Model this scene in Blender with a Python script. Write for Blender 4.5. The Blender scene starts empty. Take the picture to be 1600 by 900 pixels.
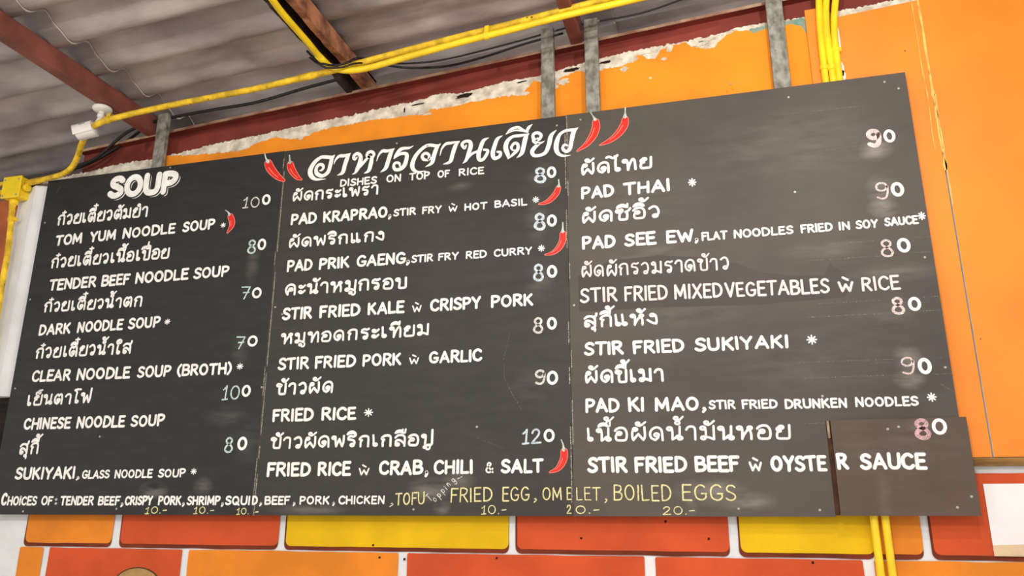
import bpy, bmesh, math, random
from mathutils import Matrix, Vector, noise
random.seed(7)
SC = bpy.context.scene
COL = SC.collection
Z0 = 1.55                                   # height of the boards' lower edge above the floor

# ------------------------------------------------------------------ camera (solved from the boards' edges)
F = 1215.16; YAW, PITCH, ROLL = .2614, .2792, .0013
CAM = Vector((2.9069, -2.6337, .0162 + Z0))
def cam_axes():
    cy, sy, cp, sp, cr, sr = math.cos(YAW), math.sin(YAW), math.cos(PITCH), math.sin(PITCH), math.cos(ROLL), math.sin(ROLL)
    fwd = Vector((-sy*cp, cy*cp, sp)); r = Vector((cy, sy, 0)); u = r.cross(fwd)
    return cr*r + sr*u, -sr*r + cr*u, fwd
RX, UX, FX = cam_axes()
cd = bpy.data.cameras.new('camera'); cam = bpy.data.objects.new('camera', cd); COL.objects.link(cam)
cd.sensor_width = 36; cd.lens = F/1600*36; cd.clip_start = .05; cd.clip_end = 200
cam.matrix_world = Matrix(((RX.x, UX.x, -FX.x, CAM.x), (RX.y, UX.y, -FX.y, CAM.y), (RX.z, UX.z, -FX.z, CAM.z), (0, 0, 0, 1)))
SC.camera = cam

# ------------------------------------------------------------------ light and exposure
SC.view_settings.view_transform = 'Standard'; SC.view_settings.look = 'None'
SC.view_settings.gamma = 1; SC.view_settings.use_curve_mapping = False
SC.view_settings.exposure = 0.0
wd = bpy.data.worlds.new('world'); SC.world = wd; wd.use_nodes = True
wd.node_tree.nodes['Background'].inputs[0].default_value = (1.0, .985, .96, 1)
wd.node_tree.nodes['Background'].inputs[1].default_value = 1.12
def bulb(name, loc, power, col, r=.05):
    l = bpy.data.lights.new(name, 'POINT'); l.energy = power; l.color = col; l.shadow_soft_size = r
    o = bpy.data.objects.new(name, l); o.location = loc; COL.objects.link(o)
bulb('point_light', (3.45, -1.45, 1.66+Z0), 40, (1, .965, .91), .02)
bulb('point_light', (2.9, -1.65, 1.32+Z0), 20, (1, .965, .91), .02)  # added lamp, not a known bulb; brightens the roof and the board glare
bulb('point_light', (2.5, -3.2, 1.55+Z0), 90, (1, .97, .92), .025)
bulb('point_light', (.7, -2.7, 1.42+Z0), 52, (1, .97, .93), .03)

# ------------------------------------------------------------------ helpers
def ray(px, py): return RX*((px-800)/F) - UX*((py-450)/F) + FX
def at(px, py, y=0.0):                     # point of the photograph on the upright plane at depth y
    d = ray(px, py); return CAM + d*((y-CAM.y)/d.y)
TAN = .0738                                # fall of the roof along the wall
def under(px, py, z0):                     # point of the photograph on a plane that falls with the roof
    d = ray(px, py); z0 += Z0; t = (z0+TAN*CAM.x-CAM.z)/(d.z-TAN*d.x); return CAM + d*t
def lin(r, g, b, a=1): return tuple((c/255/12.92 if c/255 <= .04045 else ((c/255+.055)/1.055)**2.4) for c in (r, g, b)) + (a,)
def empty(name, loc, label, cat, group=None):
    o = bpy.data.objects.new(name, None); o.location = loc; o.empty_display_size = .1; COL.objects.link(o)
    o['label'] = label; o['category'] = cat
    if group: o['group'] = group
    return o
def origin(o):                             # world place of a thing built with parents
    v = Vector(o.location)
    while o.parent: o = o.parent; v += Vector(o.location)
    return v
def build(name, verts, faces, mats, parent=None, idx=None, smooth=False, label=None):
    mats = mats if isinstance(mats, (list, tuple)) else [mats]
    vs = [Vector(v) for v in verts]
    xs = [v.x for v in vs]; ys = [v.y for v in vs]; zs = [v.z for v in vs]
    c = Vector(((min(xs)+max(xs))/2, (min(ys)+max(ys))/2, min(zs)))
    me = bpy.data.meshes.new(name); me.from_pydata([v-c for v in vs], [], faces)
    for m in mats: me.materials.append(m)
    if idx: me.polygons.foreach_set('material_index', idx)
    if smooth: me.polygons.foreach_set('use_smooth', [True]*len(me.polygons))
    me.update()
    o = bpy.data.objects.new(name, me); COL.objects.link(o)
    if parent is not None: o.parent = parent; o.location = c - origin(parent)
    else: o.location = c
    if label: o['label'] = label
    return o
def tag(o, label=None, cat=None, group=None, kind=None):
    for k, v in (('label', label), ('category', cat), ('group', group), ('kind', kind)):
        if v: o[k] = v
    return o
class MB:
    def __init__(s): s.v = []; s.f = []; s.i = []
    def add(s, v, f, m=0):
        n = len(s.v); s.v += [tuple(p) for p in v]; s.f += [tuple(k+n for k in q) for q in f]; s.i += [m]*len(f); return s
    def box(s, a, b, m=0, shear=0.0):       # shear: the box climbs with the roof along x
        x0, y0, z0 = a; x1, y1, z1 = b
        v = [(x, y, z+shear*(x)) for z in (z0, z1) for (x, y) in ((x0, y0), (x1, y0), (x1, y1), (x0, y1))]
        return s.add(v, [(3, 2, 1, 0), (4, 5, 6, 7), (0, 1, 5, 4), (1, 2, 6, 5), (2, 3, 7, 6), (3, 0, 4, 7)], m)
    def prism(s, poly, y0, y1, m=0, mside=None):   # upright outline (x,z), front at y0
        n = len(poly); v = [(x, y0, z) for x, z in poly] + [(x, y1, z) for x, z in poly]
        s.add(v, [tuple(range(n)), tuple(range(2*n-1, n-1, -1))], m)
        return s.add(v, [(k, (k+1) % n, n+(k+1) % n, n+k) for k in range(n)], m if mside is None else mside)
    def tube(s, pts, r, n=12, m=0, caps=True):
        pts = [Vector(p) for p in pts]; rs = r if isinstance(r, (list, tuple)) else [r]*len(pts)
        v = []; up = None
        for k, p in enumerate(pts):
            t = (pts[min(k+1, len(pts)-1)] - pts[max(k-1, 0)]).normalized()
            if up is None: up = t.orthogonal().normalized()
            up = (up - t*up.dot(t)).normalized(); b = t.cross(up)
            v += [p + (up*math.cos(a)+b*math.sin(a))*rs[k] for a in [2*math.pi*j/n for j in range(n)]]
        f = [(k*n+j, k*n+(j+1) % n, (k+1)*n+(j+1) % n, (k+1)*n+j) for k in range(len(pts)-1) for j in range(n)]
        if caps: f += [tuple(range(n-1, -1, -1)), tuple((len(pts)-1)*n+j for j in range(n))]
        return s.add(v, f, m)
    def lathe(s, base, axis, prof, n=20, m=0):     # prof: (radius, distance along axis)
        base = Vector(base); ax = Vector(axis).normalized(); u = ax.orthogonal().normalized(); w = ax.cross(u)
        v = [base + ax*h + (u*math.cos(a)+w*math.sin(a))*r for r, h in prof for a in [2*math.pi*j/n for j in range(n)]]
        f = [(k*n+j, k*n+(j+1) % n, (k+1)*n+(j+1) % n, (k+1)*n+j) for k in range(len(prof)-1) for j in range(n)]
        f += [tuple(range(n-1, -1, -1)), tuple((len(prof)-1)*n+j for j in range(n))]
        return s.add(v, f, m)
    def build(s, name, mats, parent=None, smooth=False, label=None):
        return build(name, s.v, s.f, mats, parent, s.i, smooth, label)
def bevel(o, w, n=2):
    m = o.modifiers.new('bevel', 'BEVEL'); m.width = w; m.segments = n; m.limit_method = 'ANGLE'; return o

# ------------------------------------------------------------------ materials
def mat(name, col, rough=.7, spec=.4, var=0.0, scale=6, col2=None, detail=4, bump=0.0, bscale=60, metal=0.0, stretch=None, lo=.35, hi=.65, specks=0, speck_col=(120, 66, 24), speck_scale=7):
    m = bpy.data.materials.new(name); m.use_nodes = True; nt = m.node_tree; b = nt.nodes['Principled BSDF']
    b.inputs['Roughness'].default_value = rough; b.inputs['Specular IOR Level'].default_value = spec; b.inputs['Metallic'].default_value = metal
    b.inputs['Base Color'].default_value = lin(*col)
    geo = nt.nodes.new('ShaderNodeNewGeometry'); src = geo.outputs['Position']
    if stretch:
        mp = nt.nodes.new('ShaderNodeMapping'); mp.inputs['Scale'].default_value = stretch; nt.links.new(src, mp.inputs[0]); src = mp.outputs[0]
    if var or col2:
        nz = nt.nodes.new('ShaderNodeTexNoise'); nz.inputs['Scale'].default_value = scale; nz.inputs['Detail'].default_value = detail
        nt.links.new(src, nz.inputs['Vector'])
        rp = nt.nodes.new('ShaderNodeValToRGB'); nt.links.new(nz.outputs['Fac'], rp.inputs[0])
        rp.color_ramp.elements[0].position = lo; rp.color_ramp.elements[1].position = hi
        c2 = col2 or tuple(min(255, c*(1+var)) for c in col)
        c1 = col if col2 else tuple(c*(1-var) for c in col)
        rp.color_ramp.elements[0].color = lin(*c1); rp.color_ramp.elements[1].color = lin(*c2)
        nt.links.new(rp.outputs[0], b.inputs['Base Color'])
    if specks:                              # small nail holes and flecks scattered over the surface
        vo = nt.nodes.new('ShaderNodeTexVoronoi'); vo.inputs['Scale'].default_value = speck_scale; nt.links.new(src, vo.inputs['Vector'])
        lt = nt.nodes.new('ShaderNodeMath'); lt.operation = 'LESS_THAN'; lt.inputs[1].default_value = specks; nt.links.new(vo.outputs['Distance'], lt.inputs[0])
        mx = nt.nodes.new('ShaderNodeMix'); mx.data_type = 'RGBA'; nt.links.new(lt.outputs[0], mx.inputs[0])
        if b.inputs['Base Color'].links: nt.links.new(b.inputs['Base Color'].links[0].from_socket, mx.inputs[6])
        else: mx.inputs[6].default_value = lin(*col)
        mx.inputs[7].default_value = lin(*speck_col); nt.links.new(mx.outputs[2], b.inputs['Base Color'])
    if bump:
        n2 = nt.nodes.new('ShaderNodeTexNoise'); n2.inputs['Scale'].default_value = bscale; n2.inputs['Detail'].default_value = 5
        nt.links.new(src, n2.inputs['Vector'])
        bp = nt.nodes.new('ShaderNodeBump'); bp.inputs['Strength'].default_value = bump; bp.inputs['Distance'].default_value = .01
        nt.links.new(n2.outputs['Fac'], bp.inputs['Height']); nt.links.new(bp.outputs[0], b.inputs['Normal'])
    return m
def board_mat(name, col, rough, spec, smudges):
    """blackboard paint; each smudge is wiped chalk: (centre, half width, half height, strength)"""
    m = mat(name, col, rough, spec, var=.10, scale=2.2, detail=5, bump=.04, bscale=90)
    nt = m.node_tree; b = nt.nodes['Principled BSDF']; base = b.inputs['Base Color'].links[0].from_socket
    geo = nt.nodes.new('ShaderNodeNewGeometry')
    def math_(op, a, c=None, clamp=False):
        n = nt.nodes.new('ShaderNodeMath'); n.operation = op; n.use_clamp = clamp
        for k, q in enumerate((a, c)):
            if q is None: continue
            if isinstance(q, (int, float)): n.inputs[k].default_value = q
            else: nt.links.new(q, n.inputs[k])
        return n.outputs[0]
    wipe = nt.nodes.new('ShaderNodeTexNoise'); wipe.inputs['Scale'].default_value = 5; wipe.inputs['Detail'].default_value = 6
    mp = nt.nodes.new('ShaderNodeMapping'); mp.inputs['Scale'].default_value = (1.6, 1, 6); mp.inputs['Rotation'].default_value = (0, .25, 0)
    nt.links.new(geo.outputs['Position'], mp.inputs[0]); nt.links.new(mp.outputs[0], wipe.inputs['Vector'])
    wr = math_('MULTIPLY_ADD', wipe.outputs['Fac'], 2.4); nt.nodes[-1].inputs[2].default_value = -.75; nt.nodes[-1].use_clamp = True
    tot = None
    for c, rx, rz, k in smudges:
        v = nt.nodes.new('ShaderNodeVectorMath'); v.operation = 'SUBTRACT'; nt.links.new(geo.outputs['Position'], v.inputs[0]); v.inputs[1].default_value = (c.x, 0, c.z)
        v2 = nt.nodes.new('ShaderNodeVectorMath'); v2.operation = 'MULTIPLY'; nt.links.new(v.outputs[0], v2.inputs[0]); v2.inputs[1].default_value = (1/rx, 0, 1/rz)
        ln = nt.nodes.new('ShaderNodeVectorMath'); ln.operation = 'LENGTH'; nt.links.new(v2.outputs[0], ln.inputs[0])
        d = math_('MULTIPLY', math_('SUBTRACT', 1.25, ln.outputs['Value'], True), k)
        tot = d if tot is None else math_('MAXIMUM', tot, d)
    thin = math_('MULTIPLY', wr, .018)                               # a film of chalk dust over the whole sheet
    fac = thin if tot is None else math_('ADD', math_('MULTIPLY', tot, wr), thin, True)
    mx = nt.nodes.new('ShaderNodeMix'); mx.data_type = 'RGBA'
    nt.links.new(fac, mx.inputs[0]); nt.links.new(base, mx.inputs[6]); mx.inputs[7].default_value = lin(205, 198, 190)
    nt.links.new(mx.outputs[2], b.inputs['Base Color'])
    return m
def chalk_mat(name, col, cover=.5):
    """dry chalk: the grain of the board shows through"""
    m = mat(name, col, .95, .1, var=.07, scale=40)
    nt = m.node_tree; b = nt.nodes['Principled BSDF']; out = nt.nodes['Material Output']
    nz = nt.nodes.new('ShaderNodeTexNoise'); nz.inputs['Scale'].default_value = 420; nz.inputs['Detail'].default_value = 2
    geo = nt.nodes.new('ShaderNodeNewGeometry'); nt.links.new(geo.outputs['Position'], nz.inputs['Vector'])
    rp = nt.nodes.new('ShaderNodeValToRGB'); rp.color_ramp.elements[0].position = .62-cover*.5; rp.color_ramp.elements[1].position = .78-cover*.5
    nt.links.new(nz.outputs['Fac'], rp.inputs[0])
    tr = nt.nodes.new('ShaderNodeBsdfTransparent'); mx = nt.nodes.new('ShaderNodeMixShader')
    nt.links.new(rp.outputs[0], mx.inputs[0]); nt.links.new(tr.outputs[0], mx.inputs[1]); nt.links.new(b.outputs[0], mx.inputs[2]); nt.links.new(mx.outputs[0], out.inputs[0])
    return m
M = {}
M['paint'] = mat('white_sign_paint', (250, 247, 238), .6, .3, var=.05, scale=30)
M['board_dark'] = mat('blackboard_paint', (52, 50, 48), .6, .4)
M['chalk_green'] = chalk_mat('green_chalk', (208, 232, 222), .58)
M['chalk_blue'] = chalk_mat('blue_chalk', (212, 226, 232), .62)
M['chalk_pink'] = chalk_mat('pale_pink_chalk', (232, 208, 203), .6)
M['chalk_rose'] = chalk_mat('rose_chalk', (206, 166, 170), .6)
M['pink_paint'] = mat('pink_sign_paint', (250, 214, 210), .7, .2, var=.06, scale=12, col2=(252, 232, 228))
M['chalk_yellow'] = chalk_mat('yellow_chalk', (240, 228, 165), .66)
M['chalk_white'] = chalk_mat('white_chalk', (226, 222, 214), .6)
M['chalk_faint'] = chalk_mat('rubbed_chalk_line', (165, 158, 150), .22)
M['chili_red'] = mat('chili_red_paint', (222, 38, 24), .5, .4, var=.08, scale=30)
M['chili_light'] = mat('chili_outline_paint', (244, 150, 130), .6, .3)
M['stem'] = mat('chili_stem_paint', (186, 198, 186), .6, .3, var=.15, scale=60)
M['ply_edge'] = mat('bare_plywood_edge', (150, 132, 112), .8, .2, var=.2, scale=40)
M['worn'] = chalk_mat('worn_joint', (205, 198, 186), .34)
M['screw'] = mat('zinc_screw', (176, 172, 164), .4, .5, metal=.6)
M['steel'] = mat('galvanised_steel', (108, 106, 96), .6, .3, col2=(158, 156, 146), scale=30, detail=9, lo=.34, hi=.62, metal=.1, bump=.15, stretch=(1.5, 1.5, 1), specks=.055, speck_col=(104, 88, 72), speck_scale=16)
M['red_steel'] = mat('red_oxide_steel', (128, 54, 44), .6, .35, var=.12, scale=5, detail=6)
M['beam_lip'] = mat('pale_beam_lip', (150, 105, 84), .7, .3, col2=(190, 160, 130), scale=14)
M['brown_steel'] = mat('brown_painted_steel', (124, 70, 58), .5, .4, var=.16, scale=7, detail=6)
M['rust'] = mat('rusty_steel', (178, 122, 88), .85, .2, col2=(108, 68, 50), scale=16, detail=8, bump=.5, bscale=50)
M['rust_dark'] = mat('dark_rusty_steel', (74, 56, 50), .9, .2, col2=(46, 38, 36), scale=22, detail=8, bump=.6, bscale=60)
M['roof'] = mat('fibre_cement', (190, 182, 179), .9, .15, col2=(144, 134, 134), scale=3.2, detail=8, bump=.12, bscale=40, stretch=(1, 2.5, 1))
M['roof_edge'] = mat('cut_sheet_edge', (196, 186, 176), .9, .1, var=.1, scale=20)
M['yellow'] = mat('yellow_painted_pvc', (245, 208, 32), .42, .45, var=.06, scale=12, detail=6)
M['yellow_old'] = mat('dusty_yellow_pvc', (226, 184, 40), .55, .35, var=.14, scale=26, detail=8, specks=.1, speck_col=(120, 92, 30), speck_scale=22)
M['cable'] = mat('black_cable', (26, 25, 26), .5, .4)
M['white_plastic'] = mat('white_plastic', (226, 222, 214), .4, .5, var=.03, scale=20)
M['lens'] = mat('dark_glass', (14, 14, 16), .1, .6)
M['orange'] = mat('orange_wall_paint', (236, 142, 32), .75, .3, var=.06, scale=4, detail=7, bump=.12, bscale=70)
M['panel'] = mat('orange_panel_paint', (238, 136, 40), .5, .4, var=.05, scale=2.2, detail=6, bump=.05, bscale=50, specks=.022)
M['plaster'] = mat('bare_plaster', (236, 228, 210), .95, .1, col2=(186, 176, 158), scale=24, detail=9, bump=.8, bscale=45)
M['teal'] = mat('old_teal_paint', (92, 142, 132), .85, .2, col2=(150, 165, 145), scale=24, detail=7)
M['white_wall'] = mat('white_wall_paint', (226, 227, 227), .85, .2, var=.04, scale=5, detail=8, bump=.2, bscale=50)
M['brick_orange'] = mat('mural_orange', (226, 132, 36), .75, .3, var=.05, scale=6, detail=7, bump=.1)
M['brick_red'] = mat('mural_red', (202, 80, 38), .75, .3, var=.05, scale=6, detail=7, bump=.1)
M['brick_yellow'] = mat('mural_yellow', (226, 182, 4), .75, .3, var=.04, scale=6, detail=7, bump=.1)
M['brick_line'] = mat('mural_brown_line', (112, 48, 28), .8, .2, var=.1, scale=10)
M['tan'] = mat('mural_tan', (176, 140, 88), .8, .2, var=.1, scale=12)
M['ink'] = mat('mural_dark_outline', (58, 50, 36), .8, .2)
M['brown_wall'] = mat('brown_wall_paint', (168, 92, 58), .8, .2, var=.12, scale=5)
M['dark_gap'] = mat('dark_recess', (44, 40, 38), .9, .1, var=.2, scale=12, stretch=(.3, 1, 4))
M['timber'] = mat('weathered_batten', (140, 104, 62), .9, .1, var=.2, scale=18, detail=8, stretch=(.4, 1, 3))
M['paper'] = mat('white_paper', (236, 233, 232), .6, .3, var=.015, scale=6)
M['paper_tan'] = mat('printed_tan', (206, 180, 146), .6, .3, var=.08, scale=9)
M['hole'] = mat('dark_hole', (40, 30, 26), .9, .1)
M['filler'] = mat('pale_seam_filler', (250, 182, 100), .8, .2, var=.08, scale=30)
M['screen_dark'] = mat('screen_dark_brown', (60, 52, 48), .9, .1, var=.1, scale=2)
M['strip_brown'] = mat('dark_brown_strip', (70, 48, 36), .9, .1, var=.2, scale=18)
M['floor'] = mat('concrete_floor', (205, 196, 186), .7, .3, var=.06, scale=3, detail=7)
# ---- hand-lettering: every glyph is a list of strokes: ('L',pts) straight, ('S',pts) smooth, ('A',cx,cy,rx,ry,a0,a1) arc
def O(x, y, r=.115): return ('A', x, y, r, r, 0, 360)
def L(*p): return ('L', [(p[i], p[i+1]) for i in range(0, len(p), 2)])
def S(*p): return ('S', [(p[i], p[i+1]) for i in range(0, len(p), 2)])
LATIN = {
 'A': (.66, [L(.02,0,.33,1,.64,0), L(.14,.33,.52,.33)]),
 'B': (.56, [L(.04,0,.04,1), S(.04,1,.34,.99,.48,.87,.46,.66,.3,.54,.06,.53), S(.06,.53,.36,.52,.54,.38,.52,.14,.36,.02,.04,0)]),
 'C': (.58, [S(.56,.84,.42,.98,.26,.97,.09,.78,.04,.48,.1,.16,.28,.02,.44,.03,.57,.17)]),
 'D': (.6, [L(.04,0,.04,1), S(.04,1,.3,.97,.5,.8,.58,.5,.5,.2,.3,.03,.04,0)]),
 'E': (.48, [L(.46,1,.04,1,.04,0,.48,.0), L(.04,.52,.4,.53)]),
 'F': (.46, [L(.48,1,.04,1,.04,0), L(.04,.53,.38,.54)]),
 'G': (.64, [S(.56,.85,.42,.98,.26,.97,.09,.78,.04,.48,.1,.16,.28,.02,.46,.03,.6,.18,.6,.42), L(.38,.42,.64,.42)]),
 'H': (.6, [L(.04,0,.04,1), L(.56,0,.56,1), L(.04,.5,.56,.52)]),
 'I': (.12, [L(.06,0,.06,1)]),
 'J': (.4, [S(.34,1,.34,.3,.28,.06,.14,0,.02,.14)]),
 'K': (.56, [L(.04,0,.04,1), L(.5,1,.06,.46), L(.2,.58,.54,0)]),
 'L': (.46, [L(.04,1,.04,0,.46,.02)]),
 'M': (.76, [L(.04,0,.08,1,.38,.2,.68,1,.72,0)]),
 'N': (.6, [L(.04,0,.06,1,.54,0,.56,1)]),
 'O': (.66, [('A', .33,.5,.29,.49,0,360)]),
 'P': (.54, [L(.05,0,.05,1), S(.05,1,.3,1,.48,.9,.5,.7,.36,.5,.08,.44)]),
 'Q': (.68, [('A', .33,.5,.29,.49,0,360), L(.4,.26,.66,-.06)]),
 'R': (.58, [L(.05,0,.05,1), S(.05,1,.3,1,.48,.9,.48,.72,.36,.54,.08,.48), L(.24,.5,.56,0)]),
 'S': (.52, [S(.5,.86,.38,.98,.2,.97,.08,.82,.12,.62,.3,.5,.46,.36,.48,.16,.32,.02,.16,.02,.02,.14)]),
 'T': (.58, [L(.0,.98,.58,1), L(.29,.98,.28,0)]),
 'U': (.6, [S(.04,1,.05,.3,.14,.06,.3,.01,.46,.06,.55,.3,.56,1)]),
 'V': (.6, [L(.02,1,.3,0,.58,1)]),
 'W': (.84, [L(.02,1,.22,0,.42,.72,.62,0,.82,1)]),
 'X': (.58, [L(.04,1,.56,0), L(.54,1,.02,0)]),
 'Y': (.58, [L(.02,1,.3,.48), L(.56,1,.3,.48,.28,0)]),
 'Z': (.54, [L(.04,1,.5,1,.04,0,.52,0)]),
 'i': (.14, [L(.07,0,.07,.74), ('A', .07,1.0,.035,.035,0,360)]),
 'w': (.8, [L(.03,.68,.2,.0,.4,.5,.6,.0,.77,.66), L(.28,1.06,.54,.86)]),     # w with a tick above: "with"
 '&': (.7, [S(.66,.02,.4,.4,.2,.66,.2,.9,.34,1,.46,.88,.4,.7,.18,.48,.08,.26,.16,.05,.36,.0,.54,.16,.64,.4)]),
 '(': (.24, [S(.24,1.08,.08,.8,.03,.5,.08,.2,.24,-.1)]),
 ')': (.24, [S(.0,1.08,.16,.8,.21,.5,.16,.2,.0,-.1)]),
 ',': (.16, [S(.1,.1,.13,-.02,.02,-.22), O(.08,.1,.03)]),
 '.': (.1, [O(.05,.03,.02)]),
 ':': (.14, [O(.07,.16,.035), O(.07,.74,.035)]),
 '-': (.4, [L(.04,.4,.36,.44)]),
 '*': (.8, [L(.4,.02,.4,.98), L(.02,.5,.78,.5), L(.13,.18,.67,.82), L(.67,.18,.13,.82)]),
 '0': (.62, [('A', .31,.5,.27,.47,0,360)]),
 '1': (.34, [S(.02,.72,.16,.86,.24,1), L(.24,1,.18,.02), L(0,.0,.34,.03)]),
 '2': (.56, [S(.06,.76,.16,.96,.36,.98,.46,.8,.4,.56,.2,.28,.02,.03), L(.02,.03,.54,.04)]),
 '7': (.5, [L(.02,.96,.5,.97,.2,.0), L(.14,.5,.46,.54)]),
 '8': (.6, [S(.3,.53,.12,.66,.1,.84,.28,.98,.48,.88,.48,.68,.3,.53,.1,.38,.04,.16,.22,.01,.46,.04,.56,.24,.46,.44,.3,.53)]),
 '9': (.56, [S(.5,.78,.42,.96,.2,.97,.06,.8,.08,.6,.24,.5,.42,.58,.52,.8,.52,.5,.44,.14,.26,.02,.06,.1)]),
 'T_': (.5, [L(0,.95,.5,1), L(.26,.97,.22,0)]),
 'o': (.46, [('A', .23,.3,.19,.28,0,360)]),
 'p': (.46, [L(.06,.58,.04,-.4), ('A', .25,.3,.19,.27,0,360)]),
 'n': (.46, [L(.05,.58,.05,0), S(.05,.36,.18,.56,.34,.52,.38,.3,.38,0)]),
 'g': (.5, [('A', .22,.32,.18,.26,0,360), S(.4,.58,.42,.1,.36,-.3,.16,-.38,.02,-.24)]),
 'j': (.2, [L(.08,.0,.08,.56), O(.08,.8,.02)]),
}
H1 = .115
THAI = {
 'ก': (.66, [S(.12,0,.12,.4,.2,.6), S(.2,.6,.05,.68,.08,.8,.2,.95,.38,1,.54,.94,.6,.74,.6,0)]),
 'ข': (.62, [O(.11,.86), S(.21,.92,.3,.84,.22,.68,.17,.52,.18,.12,.26,.01,.48,.01,.57,.12,.58,1)]),
 'ค': (.7, [O(.36,.5), S(.26,.44,.16,.25,.16,.02), S(.16,.02,.06,.3,.05,.6,.16,.88,.36,1,.55,.9,.62,.66,.62,0)]),
 'ง': (.56, [O(.3,.84), S(.41,.88,.48,.74,.5,.3,.46,.04), S(.46,.04,.26,.14,.02,.4)]),
 'จ': (.6, [O(.22,.46), S(.32,.42,.32,.2,.34,.02), S(.34,.02,.5,.25,.54,.6,.44,.92,.24,.99,.04,.86)]),
 'ซ': (.72, [O(.11,.82), S(.21,.88,.28,.98,.34,.84,.22,.64,.18,.4,.18,.1,.26,.01,.5,.01,.58,.1,.58,.56,.5,.72), S(.5,.72,.64,.82,.74,1.04)]),
 'ด': (.72, [O(.36,.42), S(.44,.34,.42,.2,.28,.02), S(.28,.02,.1,.18,.04,.5,.14,.84,.36,1,.54,.92,.63,.68,.64,0)]),
 'ต': (.72, [O(.36,.4), S(.44,.32,.42,.2,.28,.02), S(.28,.02,.1,.18,.04,.5,.1,.8,.24,.98,.37,.84), S(.37,.84,.48,1,.6,.9,.64,.6,.64,0)]),
 'ท': (.72, [O(.11,.86), S(.22,.88,.26,.6,.26,.0), S(.26,.02,.36,.5,.52,.94,.62,.92,.66,.66,.67,0)]),
 'น': (.7, [O(.11,.86), S(.22,.9,.24,.6,.22,.04), S(.22,.04,.36,.16,.46,.3,.56,.28), O(.58,.13,.11), L(.57,.26,.6,1)]),
 'บ': (.66, [O(.11,.86), S(.22,.9,.22,.5,.2,.1,.26,.01,.5,.01,.6,.08,.62,.3,.62,1)]),
 'ป': (.66, [O(.11,.86), S(.22,.9,.22,.5,.2,.1,.26,.01,.5,.01,.6,.08,.62,.3,.62,1.42)]),
 'ผ': (.72, [O(.2,.84,.105), S(.1,.84,.05,.55,.06,.16,.1,.02), S(.1,.02,.24,.3,.35,.48), S(.35,.48,.46,.24,.58,.02), S(.58,.02,.66,.3,.66,1)]),
 'พ': (.78, [O(.11,.86), S(.21,.9,.22,.5,.26,.02), S(.26,.02,.36,.4,.46,.72), S(.46,.72,.54,.35,.64,.02), S(.64,.02,.72,.4,.74,1)]),
 'ฟ': (.78, [O(.11,.86), S(.21,.9,.22,.5,.26,.02), S(.26,.02,.36,.4,.46,.72), S(.46,.72,.54,.35,.64,.02), S(.64,.02,.72,.4,.74,1.42)]),
 'ม': (.7, [O(.13,.86), S(.24,.9,.26,.6,.25,.2), O(.14,.13,.11), S(.25,.2,.4,.16,.62,.02), L(.62,.02,.63,1)]),
 'ย': (.68, [O(.26,.85,.105), S(.16,.86,.06,.74,.1,.62,.24,.56), S(.24,.56,.1,.48,.06,.2,.12,.03,.36,.01,.56,.03,.62,.2,.63,1)]),
 'ร': (.56, [O(.32,.13,.11), S(.43,.17,.46,.36,.38,.56,.08,.66), S(.08,.66,.1,.86,.24,.96,.38,.9,.52,.98)]),
 'ล': (.66, [O(.17,.13,.11), S(.07,.18,.08,.44,.22,.54,.4,.44,.58,.2), S(.04,.76,.16,.94,.36,1,.54,.9,.6,.66,.6,0)]),
 'ว': (.56, [O(.3,.13,.115), S(.41,.17,.48,.4,.47,.7,.38,.95,.22,1,.04,.84)]),
 'ส': (.72, [O(.17,.13,.11), S(.07,.18,.08,.44,.22,.54,.4,.44,.58,.2), S(.04,.76,.16,.92,.36,.96,.54,.86,.6,.6,.6,0), S(.5,.86,.64,.98,.68,1.2)]),
 'ห': (.74, [O(.11,.86), S(.22,.9,.24,.6,.22,.0), S(.22,.06,.34,.4,.5,.72), O(.6,.86,.1), S(.5,.76,.6,.64,.65,.4,.65,0)]),
 'อ': (.66, [O(.24,.56,.11), S(.13,.54,.06,.3,.1,.06,.3,.01,.52,.04,.6,.3,.6,.66,.5,.93,.32,1,.14,.92,.04,.78)]),
 'ะ': (.44, [O(.13,.72,.085), S(.1,.63,.24,.6,.42,.82), O(.13,.2,.085), S(.1,.11,.24,.08,.42,.3)]),
 'า': (.52, [S(.03,.76,.12,.94,.27,1,.4,.92,.44,.7,.44,0)]),
 'เ': (.38, [S(.08,1,.1,.5,.09,.16), O(.2,.13,.11)]),
 'แ': (.74, [S(.08,1,.1,.5,.09,.16), O(.2,.13,.11), S(.44,1,.46,.5,.45,.16), O(.56,.13,.11)]),
 'โ': (.46, [S(.2,.16,.2,.8,.22,1.08,.14,1.26,.02,1.34), S(.02,1.34,.2,1.42,.5,1.4), O(.3,.13,.11)]),
 'ไ': (.4, [S(.14,.16,.14,.8,.16,1.22,.12,1.38), S(-.34,1.34,-.2,1.4,.0,1.24), S(.0,1.24,.14,1.3,.26,1.46), O(.25,.13,.11)]),
 'ใ': (.46, [S(.14,.16,.14,.7,.16,.96,.04,1.16,.06,1.36,.24,1.46,.38,1.36,.38,1.18,.26,1.1,.2,1.22), O(.25,.13,.11)]),
}
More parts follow.
